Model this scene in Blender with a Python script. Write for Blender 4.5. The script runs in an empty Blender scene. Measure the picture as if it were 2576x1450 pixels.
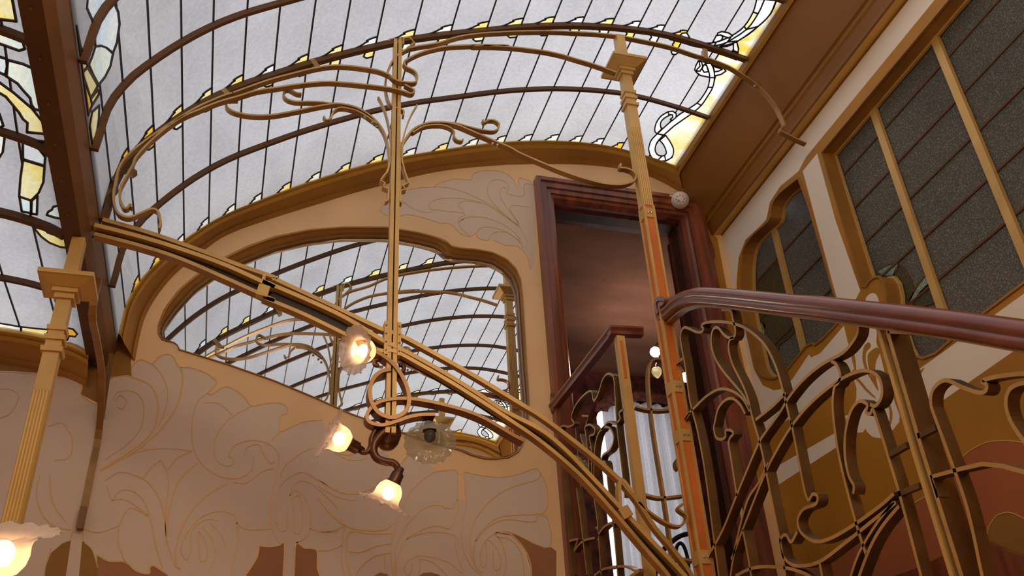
import bpy, bmesh, math, random
import numpy as np
from mathutils import Vector, Matrix
from mathutils.geometry import delaunay_2d_cdt
random.seed(7)
sc = bpy.context.scene
COL = sc.collection
S = 4.0            # metres per survey unit (1 unit = distance from the camera to the mirror wall)
CZ = 1.6           # eye height

# ---------------------------------------------------------------- camera
FPX, PITCH, YAW, ROLL = 2373.456, 0.564860899, 0.308767270, 0.0609710487
_cp, _sp, _cy, _sy, _cr, _sr = math.cos(PITCH), math.sin(PITCH), math.cos(YAW), math.sin(YAW), math.cos(ROLL), math.sin(ROLL)
_F = np.array([_sy*_cp, _cy*_cp, _sp]); _r = np.array([_cy, -_sy, 0]); _d = np.cross(_F, _r)
_R = np.array([_cr*_r+_sr*_d, -_sr*_r+_cr*_d, _F])
cam = bpy.data.cameras.new('camera'); camo = bpy.data.objects.new('camera', cam); COL.objects.link(camo)
cam.sensor_width = 36; cam.lens = 36*FPX/2576; cam.clip_start = 0.01; cam.clip_end = 100
m3 = Matrix(((_R[0][0], -_R[1][0], -_R[2][0]), (_R[0][1], -_R[1][1], -_R[2][1]), (_R[0][2], -_R[1][2], -_R[2][2])))
camo.matrix_world = Matrix.Translation((0, 0, CZ)) @ m3.to_4x4()
sc.camera = camo
# ---------------------------------------------------------------- light and exposure
sc.view_settings.view_transform = 'Standard'; sc.view_settings.look = 'None'
sc.view_settings.exposure = 0.26; sc.view_settings.gamma = 1.0; sc.view_settings.use_curve_mapping = False
w = bpy.data.worlds.new('overcast_sky'); sc.world = w; w.use_nodes = True
nt = w.node_tree; nt.nodes.clear()
o_ = nt.nodes.new('ShaderNodeOutputWorld'); bg = nt.nodes.new('ShaderNodeBackground')
tc = nt.nodes.new('ShaderNodeTexCoord'); sx = nt.nodes.new('ShaderNodeSeparateXYZ'); cr_ = nt.nodes.new('ShaderNodeValToRGB')
nt.links.new(tc.outputs['Generated'], sx.inputs[0]); nt.links.new(sx.outputs['Z'], cr_.inputs[0])
cr_.color_ramp.elements[0].position = 0.0; cr_.color_ramp.elements[0].color = (.10, .09, .08, 1)
cr_.color_ramp.elements[1].position = 1.0; cr_.color_ramp.elements[1].color = (.84, .83, .87, 1)
e = cr_.color_ramp.elements.new(.04); e.color = (.47, .46, .48, 1)
nt.links.new(cr_.outputs[0], bg.inputs[0]); bg.inputs[1].default_value = 1.55
nt.links.new(bg.outputs[0], o_.inputs[0])
sun = bpy.data.lights.new('sun', 'SUN'); suno = bpy.data.objects.new('sun', sun); COL.objects.link(suno)
sun.energy = 1.15; sun.angle = math.radians(30); sun.color = (1, .97, .93)
suno.rotation_euler = Vector((-0.80, 0.10, -0.62)).to_track_quat('-Z', 'Y').to_euler(); suno.location = (3, 2, 9)

# added fill lights, unseen below the frame: their warm light rises into the vault
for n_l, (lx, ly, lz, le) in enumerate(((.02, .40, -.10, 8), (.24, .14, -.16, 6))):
    l_ = bpy.data.lights.new('stairwell_fill_light', 'POINT'); l_.energy = le; l_.color = (1, .68, .42); l_.shadow_soft_size = .14
    lob = bpy.data.objects.new('stairwell_fill_light', l_); COL.objects.link(lob); lob.location = (lx*S, ly*S, lz*S+CZ)

# added unseen fill lights behind the camera, brightening the mirror wall
for lx, ly, lz, le in ((.06, .13, .58, 21), (.28, .10, .62, 23)):
    l_ = bpy.data.lights.new('rear_fill_light', 'POINT'); l_.energy = le; l_.color = (1, .85, .62); l_.shadow_soft_size = .22
    lob = bpy.data.objects.new('rear_fill_light', l_); COL.objects.link(lob); lob.location = (lx*S, ly*S, lz*S+CZ)

# ---------------------------------------------------------------- survey helpers
def ray(x, y):
    return _R.T @ np.array([(x-1288)/FPX, (y-725)/FPX, 1.0])
def U(ax, v, x, y):
    q = ray(x, y); return q*v/q[ax]
def W3(p): return Vector((p[0]*S, p[1]*S, p[2]*S+CZ))
def T(r, pts): return [(r[0]+x/r[2], r[1]+y/r[2]) for x, y in pts]
RA=(0,0,2.9); RB=(500,0,2.9); RC=(1100,0,2.9); RD=(1600,0,2.2654); RE=(0,450,2.9); RFm=(350,550,2.9); RG=(750,550,2.9)
RH=(1300,420,3.0215); RI=(0,850,2.4165); RJ=(750,850,2.417); RK=(1300,800,2.2308); RL=(1850,700,1.934)
RL1=(0,0,3.0219); RL2=(0,460,3.0206); R1=(1620,0,3.2947); RCh=(770,800,2.7356); RW=(1740,380,1.933); RR=(2000,950,2.8993)
RP=(860,80,3.0214); RQ=(930,380,4.532); RS=(0,1200,5.8); RX=(1380,1000,3.2211); RY=(220,420,6.04); RZ=(1640,700,3.625)
RMi=(380,560,2.9); RMj=(1000,560,2.3375); RMk=(800,1100,4.1433)
def on(ax, v, r, pts):      # pixels of a zoomed region -> points on a real plane of the room
    return [W3(U(ax, v, *p)) for p in (T(r, pts) if r else pts)]
def smooth(pts, n=4, closed=False):
    P = [Vector(p) for p in pts]; N = len(P); out = []
    if N < 3: return P
    for i in range(N if closed else N-1):
        p1, p2 = P[i], P[(i+1) % N]
        p0 = P[i-1] if (i > 0 or closed) else p1*2-p2
        p3 = P[(i+2) % N] if (i+2 < N or closed) else p2*2-p1
        for k in range(n):
            t = k/n
            out.append(.5*((2*p1)+(p2-p0)*t+(2*p0-5*p1+4*p2-p3)*t*t+(3*p1-3*p2+p3-p0)*t**3))
    if not closed: out.append(P[-1])
    return out
def sm2(pts, n=4, closed=False):
    return [(p.x, p.y) for p in smooth([Vector((a, b, 0)) for a, b in pts], n, closed)]

# ---------------------------------------------------------------- materials
MAT = {}
def mat(name, col, rough=.6, metal=0, noise=None, bump=None, spec=.5, coat=0):
    m = bpy.data.materials.new(name); m.use_nodes = True; nt = m.node_tree
    b = nt.nodes['Principled BSDF']; b.inputs['Base Color'].default_value = (*col, 1)
    b.inputs['Roughness'].default_value = rough; b.inputs['Metallic'].default_value = metal
    b.inputs['Specular IOR Level'].default_value = spec
    b.inputs['Coat Weight'].default_value = coat; b.inputs['Coat Roughness'].default_value = .2
    if noise or bump:
        co = nt.nodes.new('ShaderNodeTexCoord'); mp = nt.nodes.new('ShaderNodeMapping'); nt.links.new(co.outputs['Object'], mp.inputs[0])
    if noise:   # (scale, amount, stretch)
        sc_, amt, st = noise; mp.inputs['Scale'].default_value = st
        n = nt.nodes.new('ShaderNodeTexNoise'); n.inputs['Scale'].default_value = sc_; n.inputs['Detail'].default_value = 5
        nt.links.new(mp.outputs[0], n.inputs['Vector'])
        r = nt.nodes.new('ShaderNodeValToRGB'); nt.links.new(n.outputs['Fac'], r.inputs[0])
        r.color_ramp.elements[0].position = .3; r.color_ramp.elements[1].position = .7
        r.color_ramp.elements[0].color = (*[c*(1-amt) for c in col], 1); r.color_ramp.elements[1].color = (*[min(1, c*(1+amt)) for c in col], 1)
        nt.links.new(r.outputs[0], b.inputs['Base Color'])
    if bump:
        n2 = nt.nodes.new('ShaderNodeTexNoise'); n2.inputs['Scale'].default_value = bump[0]; n2.inputs['Detail'].default_value = 3
        nt.links.new(co.outputs['Object'], n2.inputs['Vector'])
        bp = nt.nodes.new('ShaderNodeBump'); bp.inputs['Strength'].default_value = bump[1]; bp.inputs['Distance'].default_value = .01
        nt.links.new(n2.outputs['Fac'], bp.inputs['Height']); nt.links.new(bp.outputs[0], b.inputs['Normal'])
    MAT[name] = m; return m
ISO = (1, 1, 1)
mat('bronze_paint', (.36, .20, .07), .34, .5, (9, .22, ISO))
mat('bronze_lit_edge', (.55, .34, .12), .36, .4, (9, .15, ISO))  # lighter copy for bar edges that catch the light
mat('copper_bronze', (.19, .08, .03), .33, .65, (9, .2, ISO))
mat('copper_lit_edge', (.32, .17, .065), .35, .5)
mat('rail_bronze_shaded', (.15, .088, .036), .32, .5, (9, .3, ISO))  # darkened so the broad rail faces carry their shade in the colour
mat('beam_brown', (.10, .042, .014), .5, .1, (3, .25, ISO))
mat('beam_side', (.19, .09, .035), .45, .1, (3, .2, ISO))
mat('bronze_dark', (.17, .085, .028), .45, .3, (9, .25, ISO))
mat('rib_paint', (.11, .050, .018), .6, 0, None, None, .3)
mat('gilt', (.62, .39, .13), .42, .25, (7, .12, ISO))
mat('column_red', (.62, .17, .03), .45, .1, (3, .25, ISO))
mat('lamp_bronze', (.12, .05, .025), .35, .6)
mat('mahogany', (.18, .045, .020), .3, 0, (22, .5, (1, 1, .08)), None, .5, .3)
mat('mahogany_rail', (.16, .036, .018), .28, 0, (14, .25, (1, .15, 1)), None, .5, .5)
mat('dark_wood', (.05, .016, .010), .4, 0, (20, .3, ISO))
mat('tan_paint', (.78, .53, .29), .75, 0, (1.6, .10, ISO), (30, .06))
mat('leaf_paint', (.63, .51, .42), .8, 0, (1.2, .07, ISO), (30, .06))
mat('brown_paint', (.34, .15, .065), .8, 0, (2, .12, ISO))
mat('ochre_paint', (.42, .185, .012), .55, 0, (2.2, .16, ISO))
mat('ochre_brown', (.26, .125, .018), .7, 0, (2, .15, ISO))
mat('cream_paint', (.82, .73, .62), .75, 0, (1.5, .05, ISO))
mat('red_paint', (.34, .10, .03), .7, 0, (2, .15, ISO))
mat('gold_line', (.66, .40, .15), .5, .2)
mat('cornice_paint', (.36, .17, .035), .42, .1, (3, .15, ISO))
mat('cornice_gold', (.62, .37, .07), .38, .2, (4, .15, ISO))
mat('soffit_paint', (.24, .092, .006), .5, .05, (1.5, .15, ISO))
mat('plaster_white', (.6, .56, .52), .8)
mat('floor_wood', (.25, .12, .05), .5, 0, (8, .3, (1, .1, 1)))
mat('room_ceiling', (.36, .20, .15), .8, 0, (1.2, .35, (1, 2.5, 1)))
mat('wallpaper', (.11, .03, .03), .8, 0, (14, .7, ISO))
mat('drape', (.20, .09, .09), .9, 0, (30, .5, ISO))
mat('black_metal', (.03, .02, .02), .4, .3)
mat('lead', (.035, .022, .025), .5, .3)
mat('plastic_white', (.75, .68, .62), .4)
mat('plastic_grey', (.32, .24, .22), .5)
mat('screw', (.45, .38, .28), .3, .8)

def glass_mat(name, c1, c2, sc_, stretch=ISO, lo=.35, hi=.65, c3=None):
    """diffusing window glass: daylight from the sky comes through it"""
    m = bpy.data.materials.new(name); m.use_nodes = True; nt = m.node_tree; nt.nodes.clear()
    o = nt.nodes.new('ShaderNodeOutputMaterial'); tr = nt.nodes.new('ShaderNodeBsdfTranslucent'); gl = nt.nodes.new('ShaderNodeBsdfDiffuse')
    mx = nt.nodes.new('ShaderNodeMixShader'); mx.inputs[0].default_value = .12
    co = nt.nodes.new('ShaderNodeTexCoord'); mp = nt.nodes.new('ShaderNodeMapping'); nt.links.new(co.outputs['Object'], mp.inputs[0]); mp.inputs['Scale'].default_value = stretch
    n = nt.nodes.new('ShaderNodeTexNoise'); n.inputs['Scale'].default_value = sc_; n.inputs['Detail'].default_value = 6; n.inputs['Distortion'].default_value = .6
    nt.links.new(mp.outputs[0], n.inputs['Vector'])
    r = nt.nodes.new('ShaderNodeValToRGB'); nt.links.new(n.outputs['Fac'], r.inputs[0])
    r.color_ramp.elements[0].position = lo; r.color_ramp.elements[1].position = hi
    r.color_ramp.elements[0].color = (*c1, 1); r.color_ramp.elements[1].color = (*c2, 1)
    if c3:
        e = r.color_ramp.elements.new((lo+hi)/2); e.color = (*c3, 1)
    # fine hammered grain
    n2 = nt.nodes.new('ShaderNodeTexNoise'); n2.inputs['Scale'].default_value = 70; n2.inputs['Detail'].default_value = 2
    nt.links.new(co.outputs['Object'], n2.inputs['Vector'])
    mr = nt.nodes.new('ShaderNodeMapRange'); mr.inputs[1].default_value = .3; mr.inputs[2].default_value = .7; mr.inputs[3].default_value = .90; mr.inputs[4].default_value = 1.06
    nt.links.new(n2.outputs['Fac'], mr.inputs[0])
    mul = nt.nodes.new('ShaderNodeMix'); mul.data_type = 'RGBA'; mul.blend_type = 'MULTIPLY'; mul.inputs[0].default_value = 1
    nt.links.new(r.outputs[0], mul.inputs[6]); nt.links.new(mr.outputs[0], mul.inputs[7])
    nt.links.new(mul.outputs[2], tr.inputs['Color']); gl.inputs['Color'].default_value = (*[c*.6 for c in c2], 1)
    nt.links.new(tr.outputs[0], mx.inputs[1]); nt.links.new(gl.outputs[0], mx.inputs[2]); nt.links.new(mx.outputs[0], o.inputs[0])
    MAT[name] = m
glass_mat('glass_frosted', (.46, .46, .465), (.54, .54, .545), 2.5)
glass_mat('glass_yellow', (.95, .74, .18), (.92, .87, .52), 9)
glass_mat('glass_amber', (.95, .48, .02), (.95, .68, .14), 12)
glass_mat('glass_pale', (.72, .86, .84), (.93, .93, .70), 9)
glass_mat('glass_white', (.70, .78, .80), (.78, .80, .76), 6)
glass_mat('glass_blue', (.66, .80, .88), (.88, .90, .84), 6)
glass_mat('glass_marble', (.84, .56, .10), (.80, .83, .82), 5, (1, 1.6, 1), .38, .60, (.84, .74, .42))
glass_mat('curtain_cloth', (.80, .80, .84), (.86, .86, .90), 3)

def window_glass(name, c, c2):
    m = mat(name, c, .22, 0); nt = m.node_tree; b = nt.nodes['Principled BSDF']
    co = nt.nodes.new('ShaderNodeTexCoord'); n = nt.nodes.new('ShaderNodeTexNoise'); n.inputs['Scale'].default_value = 1.6; n.inputs['Detail'].default_value = 4
    v = nt.nodes.new('ShaderNodeTexNoise'); v.inputs['Scale'].default_value = 150; v.inputs['Detail'].default_value = 4; v.inputs['Roughness'].default_value = .7
    nt.links.new(co.outputs['Object'], n.inputs['Vector']); nt.links.new(co.outputs['Object'], v.inputs['Vector'])
    r = nt.nodes.new('ShaderNodeValToRGB'); nt.links.new(n.outputs['Fac'], r.inputs[0]); r.color_ramp.elements[0].position = .35; r.color_ramp.elements[1].position = .65
    r.color_ramp.elements[0].color = (*c, 1); r.color_ramp.elements[1].color = (*c2, 1); 
    r2 = nt.nodes.new('ShaderNodeValToRGB'); r2.color_ramp.elements[0].position = .50; r2.color_ramp.elements[1].position = .68; r2.color_ramp.elements[0].color = (.85, .85, .85, 1); r2.color_ramp.elements[1].color = (3.0, 3.0, 2.8, 1)  # bright speckles put the sparkle of the glass into its colour
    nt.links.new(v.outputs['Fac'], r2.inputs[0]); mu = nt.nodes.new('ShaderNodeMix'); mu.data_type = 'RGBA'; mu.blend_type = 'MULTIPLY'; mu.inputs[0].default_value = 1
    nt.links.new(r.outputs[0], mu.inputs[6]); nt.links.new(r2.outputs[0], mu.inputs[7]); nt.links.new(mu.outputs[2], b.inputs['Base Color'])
    bp = nt.nodes.new('ShaderNodeBump'); bp.inputs['Strength'].default_value = .9; bp.inputs['Distance'].default_value = .006
    nt.links.new(v.outputs['Fac'], bp.inputs['Height']); nt.links.new(bp.outputs[0], b.inputs['Normal'])
window_glass('window_dark', (.080, .080, .068), (.115, .114, .096))
window_glass('window_olive', (.045, .042, .016), (.060, .055, .022))
window_glass('window_blue', (.08, .20, .34), (.26, .36, .24))
def emis(name, col, st):
    m = bpy.data.materials.new(name); m.use_nodes = True; b = m.node_tree.nodes['Principled BSDF']
    b.inputs['Base Color'].default_value = (*col, 1); b.inputs['Emission Color'].default_value = (*col, 1); b.inputs['Emission Strength'].default_value = st
    MAT[name] = m
mat('bulb_off', (.10, .09, .09), .1, 0)
emis('bulb_lit', (1, .62, .34), 13)
m = mat('mirror_glass', (.86, .86, .85), 0.0, 1.0)
def shade_mat(name, col, tr=.4, warm=0.0):
    m = bpy.data.materials.new(name); m.use_nodes = True; nt = m.node_tree; nt.nodes.clear()
    o = nt.nodes.new('ShaderNodeOutputMaterial'); a = nt.nodes.new('ShaderNodeBsdfTransparent'); b = nt.nodes.new('ShaderNodeBsdfTranslucent')
    g = nt.nodes.new('ShaderNodeBsdfGlossy'); g.inputs['Roughness'].default_value = .12; d = nt.nodes.new('ShaderNodeBsdfDiffuse')
    b.inputs['Color'].default_value = (*col, 1); d.inputs['Color'].default_value = (*col, 1); a.inputs['Color'].default_value = (.95, .95, .92, 1)
    m1 = nt.nodes.new('ShaderNodeMixShader'); m2 = nt.nodes.new('ShaderNodeMixShader'); m3_ = nt.nodes.new('ShaderNodeMixShader')
    m1.inputs[0].default_value = .5; nt.links.new(b.outputs[0], m1.inputs[1]); nt.links.new(d.outputs[0], m1.inputs[2])
    m2.inputs[0].default_value = tr; nt.links.new(m1.outputs[0], m2.inputs[1]); nt.links.new(a.outputs[0], m2.inputs[2])
    m3_.inputs[0].default_value = .10; nt.links.new(m2.outputs[0], m3_.inputs[1]); nt.links.new(g.outputs[0], m3_.inputs[2])
    nt.links.new(m3_.outputs[0], o.inputs[0]); MAT[name] = m
shade_mat('shade_lit', (.92, .78, .66), .16)
shade_mat('shade_clear', (.60, .62, .48), .34)

# ---------------------------------------------------------------- object helpers
def root_loc(o):
    v = Vector((0, 0, 0))
    while o is not None: v += Vector(o.location); o = o.parent
    return v
def tag(o, label=None, cat=None, group=None, kind=None):
    if label: o['label'] = label
    if cat: o['category'] = cat
    if group: o['group'] = group
    if kind: o['kind'] = kind
    return o
def thing(name, label, cat, loc, group=None):
    o = bpy.data.objects.new(name, None); COL.objects.link(o); o.location = loc; o.empty_display_size = .1
    return tag(o, label, cat, group)
def mesh(name, V, F, mats, parent=None, fm=None, flat=True, kind=None):
    off = root_loc(parent)
    me = bpy.data.meshes.new(name); me.from_pydata([tuple(Vector(v)-off) for v in V], [], F)
    for mm in (mats if isinstance(mats, (list, tuple)) else [mats]): me.materials.append(MAT[mm])
    if fm is not None: me.polygons.foreach_set('material_index', fm)
    if not flat: me.polygons.foreach_set('use_smooth', [True]*len(F))
    me.update()
    o = bpy.data.objects.new(name, me); COL.objects.link(o)
    if parent: o.parent = parent
    if kind: o['kind'] = kind
    return o
def recalc(o):
    bm = bmesh.new(); bm.from_mesh(o.data); bmesh.ops.recalc_face_normals(bm, faces=bm.faces); bm.to_mesh(o.data); bm.free(); return o
class MB:
    def __init__(s): s.V = []; s.F = []; s.M = []
    def add(s, V, F, m=0):
        b = len(s.V); s.V += [Vector(v) for v in V]; s.F += [tuple(i+b for i in f) for f in F]; s.M += [m]*len(F)
    def box(s, a, b, m=0):
        (x0, y0, z0), (x1, y1, z1) = a, b
        s.add([(x0,y0,z0),(x1,y0,z0),(x1,y1,z0),(x0,y1,z0),(x0,y0,z1),(x1,y0,z1),(x1,y1,z1),(x0,y1,z1)],
              [(0,3,2,1),(4,5,6,7),(0,1,5,4),(1,2,6,5),(2,3,7,6),(3,0,4,7)], m)
    def frustum(s, c, z0, h0, z1, h1, m=0):   # square section tapering; h = (hx, hy)
        x, y = c
        V = [(x+i*h[0], y+j*h[1], z) for z, h in ((z0, h0), (z1, h1)) for i, j in ((-1,-1),(1,-1),(1,1),(-1,1))]
        s.add(V, [(0,3,2,1),(4,5,6,7),(0,1,5,4),(1,2,6,5),(2,3,7,6),(3,0,4,7)], m)
    def sweep(s, path, N, prof, m=0, closed=False, caps=True):
        """prof: list of (a, b): a along N (fixed), b along T x N; path 3D"""
        P = [Vector(p) for p in path]; n = len(P); k = len(prof); rings = []
        N = Vector(N).normalized()
        for i, p in enumerate(P):
            a = P[(i-1) % n] if (i > 0 or closed) else P[i]
            b = P[(i+1) % n] if (i < n-1 or closed) else P[i]
            t = (b-a)
            if t.length < 1e-9: t = Vector((0, 0, 1))
            t.normalize(); bn = t.cross(N)
            if bn.length < 1e-6: bn = Vector((1, 0, 0))
            bn.normalize()
            rings += [p+N*u+bn*v for u, v in prof]
        F = []
        for i in range(n if closed else n-1):
            j = (i+1) % n
            for q in range(k):
                r = (q+1) % k; F.append((i*k+q, i*k+r, j*k+r, j*k+q))
        if caps and not closed: F += [tuple(range(k))[::-1], tuple((n-1)*k+q for q in range(k))]
        s.add(rings, F, m)
    def build(s, name, mats, parent=None, flat=True, kind=None):
        o = mesh(name, s.V, s.F, mats, parent, s.M, flat, kind); recalc(o); return o
def rect(w, t, off=0): return [(off-w/2, -t/2), (off+w/2, -t/2), (off+w/2, t/2), (off-w/2, t/2)]
EDGE = {'copper_bronze': 'copper_lit_edge', 'bronze_paint': 'bronze_lit_edge', 'rail_bronze_shaded': 'bronze_lit_edge'}  # broad faces and edges: shade and light on the bars put into colour
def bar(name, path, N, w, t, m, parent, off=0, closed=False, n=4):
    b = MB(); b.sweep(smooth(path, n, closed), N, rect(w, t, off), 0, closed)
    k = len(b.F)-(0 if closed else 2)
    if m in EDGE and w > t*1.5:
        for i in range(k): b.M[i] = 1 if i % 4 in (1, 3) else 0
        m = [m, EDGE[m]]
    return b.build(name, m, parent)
def tube(mb, path, r, k=8, m=0, closed=False):
    P = [Vector(p) for p in path]; n = len(P); V = []; up = Vector((.13, .21, .97)); F = []
    for i, p in enumerate(P):
        t = (P[min(i+1, n-1)]-P[max(i-1, 0)]).normalized(); a = t.cross(up)
        if a.length < .05: a = t.cross(Vector((1, 0, 0)))
        a.normalize(); b = a.cross(t); up = b.copy(); rr = r[i] if isinstance(r, (list, tuple)) else r
        V += [p+a*rr*math.cos(2*math.pi*q/k)+b*rr*math.sin(2*math.pi*q/k) for q in range(k)]
    for i in range(n-1):
        for q in range(k): F.append((i*k+q, i*k+(q+1) % k, (i+1)*k+(q+1) % k, (i+1)*k+q))
    F += [tuple(range(k))[::-1], tuple((n-1)*k+q for q in range(k))]
    mb.add(V, F, m)
def lathe(mb, c, axis, prof, k=16, m=0, ruffle=None):
    """prof: (radius, height along axis); ruffle(i, ang)->(dr, dh)"""
    A = Vector(axis).normalized(); X = A.orthogonal().normalized(); Y = A.cross(X); V = []; F = []; n = len(prof)
    for i, (r, h) in enumerate(prof):
        for q in range(k):
            an = 2*math.pi*q/k; dr, dh = ruffle(i, an) if ruffle else (0, 0)
            V.append(Vector(c)+A*(h+dh)+(X*math.cos(an)+Y*math.sin(an))*(r+dr))
    for i in range(n-1):
        for q in range(k): F.append((i*k+q, i*k+(q+1) % k, (i+1)*k+(q+1) % k, (i+1)*k+q))
    mb.add(V, F, m)
def ball(mb, c, r, k=12, m=0, sc3=(1, 1, 1)):
    n = k//2; V = []; F = []
    for i in range(n+1):
        th = math.pi*i/n
        for q in range(k):
            V.append((c[0]+r*sc3[0]*math.sin(th)*math.cos(2*math.pi*q/k), c[1]+r*sc3[1]*math.sin(th)*math.sin(2*math.pi*q/k), c[2]+r*sc3[2]*math.cos(th)))
    for i in range(n):
        for q in range(k): F.append((i*k+q, i*k+(q+1) % k, (i+1)*k+(q+1) % k, (i+1)*k+q))
    mb.add(V, F, m)

# ------------------------------------------------------ planar arrangements (holes, painted fields, glass pieces)
def ccw(p):
    a = sum(p[i][0]*p[(i+1) % len(p)][1]-p[(i+1) % len(p)][0]*p[i][1] for i in range(len(p)))
    return list(p) if a > 0 else list(p)[::-1]
def arrange(polys):
    """polys: list of 2D polygons, later ones win. Returns verts and a list of (triangle, top polygon index)."""
    V = []; Fc = []
    for p in polys:
        p = ccw(p); b = len(V); V += [Vector((float(x), float(y))) for x, y in p]; Fc.append(list(range(b, b+len(p))))
    r = delaunay_2d_cdt(V, [], Fc, 1, 1e-5, True)
    def inside(p, x, y):
        c = False; j = len(p)-1
        for i in range(len(p)):
            (x0, y0), (x1, y1) = p[i], p[j]
            if (y0 > y) != (y1 > y) and x < (x1-x0)*(y-y0)/(y1-y0)+x0: c = not c
            j = i
        return c
    out = []
    for f, o in zip(r[2], r[5]):
        cx = sum(r[0][i].x for i in f)/len(f); cy = sum(r[0][i].y for i in f)/len(f)
        for k in sorted(o, reverse=True):
            if inside(polys[k], cx, cy): out.append((tuple(f), k)); break
    return r[0], out

def painted_wall(name, polys, to3, parent=None, holes=()):
    """polys: list of (material, polygon in wall coordinates); holes cut right through"""
    allp = [p for _, p in polys]+list(holes)
    V, tr = arrange(allp); mats = []; F = []; fm = []
    for f, k in tr:
        if k >= len(polys): continue
        mn = polys[k][0]
        if mn not in mats: mats.append(mn)
        F.append(f); fm.append(mats.index(mn))
    return mesh(name, [to3(*v) for v in V], F, mats, parent, fm)
def loft(mb, A, B, n, m=0, closed=False):
    """strip between two polylines resampled by length"""
    a = resample(A, n, closed); b = resample(B, n, closed); V = a+b; F = []
    for i in range(n if closed else n-1):
        j = (i+1) % n; F.append((i, j, n+j, n+i))
    mb.add(V, F, m)
def resample(P, n, closed=False):
    P = [Vector(p) for p in P]
    if closed: P = P+[P[0]]
    d = [0]
    for i in range(1, len(P)): d.append(d[-1]+(P[i]-P[i-1]).length)
    L = d[-1]; out = []; j = 0; N = n if closed else n-1
    for i in range(n):
        s_ = L*i/N
        while j < len(d)-2 and d[j+1] < s_: j += 1
        u = (s_-d[j])/max(1e-9, d[j+1]-d[j]); out.append(P[j].lerp(P[j+1], min(1, max(0, u))))
    return out

# ================================================================= THE VAULT SURFACE
BK = T(RE, [(870,1110),(920,920),(1010,770),(1120,650),(1360,450),(1610,295),(1900,170)])+T(RB, [(780,1350),(1200,1220),(1500,1155),(1750,1115)])+T(RC, [(300,1070),(600,1045),(900,1045),(1200,1075),(1500,1150),(1730,1225)])
YB, YF = .965, .010          # ends of the vault
YR = [.010, .125, .225, .335, .432, .545, .643, .740, .851, .965]
G = [(-.1429, .5170)]+[tuple(U(1, YB, *p)[[0, 2]]) for p in BK]
G = sm2(G, 3)
GL = sm2([(-.166, .499), (-.18, .506), (-.20, .512), (-.22, .516), (-.25, .519), (-.30, .521), (-.35, .516), (-.40, .505), (-.44, .488), (-.47, .466)], 2)
class Prof:
    def __init__(s, g, fall=-1, dz=((0, 0), (1, 0))):
        s.fall = fall; s.dz = lambda y: float(np.interp(y, [a for a, b in dz], [b for a, b in dz]))
        s.g = np.array(g); s.d = np.r_[0, np.cumsum(np.hypot(*np.diff(s.g, axis=0).T))]; s.L = s.d[-1]
    def at(s, u, drop=0.0):
        x = float(np.interp(u, s.d, s.g[:, 0])); z = float(np.interp(u, s.d, s.g[:, 1]))
        if drop:
            x1, z1 = np.interp(u+.004, s.d, s.g[:, 0]), np.interp(u+.004, s.d, s.g[:, 1]); x0, z0 = np.interp(u-.004, s.d, s.g[:, 0]), np.interp(u-.004, s.d, s.g[:, 1])
            t = np.array([x1-x0, z1-z0]); t /= np.linalg.norm(t); nrm = np.array([t[1], -t[0]])*(1 if x1 > x0 else -1)
            x += nrm[0]*drop; z += nrm[1]*drop
        return x, z
    def w(s, u, y, drop=0.0):
        x, z = s.at(u, drop); return W3((x, y, z+s.dz(y)))
    def hit(s, px, py):
        q = ray(px, py); y = .6
        for _ in range(4): r_ = s.hit1(q, s.dz(y)); y = min(1, max(0, r_[1]))
        return r_
    def hit1(s, q, dz):
        for i in range(len(s.g)-1):
            a, b = s.g[i]+[0, dz], s.g[i+1]+[0, dz]
            M = np.array([[q[0], -(b-a)[0]], [q[2], -(b-a)[1]]]); dt = np.linalg.det(M)
            if abs(dt) < 1e-12: continue
            t, u = np.linalg.solve(M, a)
            if -1e-6 <= u <= 1+1e-6 and t > 0: return (s.d[i]+u*(s.d[i+1]-s.d[i]), t*q[1])
        # beyond the end of the profile: clamp to the nearer end
        ends = [s.g[0]+[0, dz], s.g[-1]+[0, dz]]; k = int(np.argmin([abs(e[0]/e[1]-q[0]/q[2]) for e in ends]))
        return ((-.02, s.L+.02)[k], ends[k][1]/q[2]*q[1])
VM = Prof(G); VL = Prof(GL, 0, ((0, .06), (.432, .045), (.545, .028), (.643, .012), (.74, 0), (.851, 0), (.965, .004)))
off0 = VM.d[[int(np.argmin(np.abs(VM.g[:, 1]-.55)))]][0]
LEADX = [-.1405,-.127,-.1075,-.0818,-.0525,-.0255,.0045,.0395,.0785,.1185,.1635,.2085,.2545,.299,.3405,.381,.420,.4545,.488,.521,.5605]
# lead positions measured where the leads cross the great rib
_lp = T(RA, [(795,1280),(930,1090),(1115,930),(1325,800),(1540,665)])+T(RB, [(318,590),(545,510),(790,440),(1040,370),(1290,310),(1560,280),(1835,230)])+T(RC, [(360,200),(605,190),(830,185),(1045,185),(1265,190),(1445,230),(1620,260)])+T(R1, [(330,310),(590,390)])
LEADS = [VM.hit(*p)[0] for p in _lp]
def hits(v, r, pts):
    out = []
    for p in T(r, pts):
        a, b = v.hit(*p); out.append((a, b))
    return out

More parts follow.
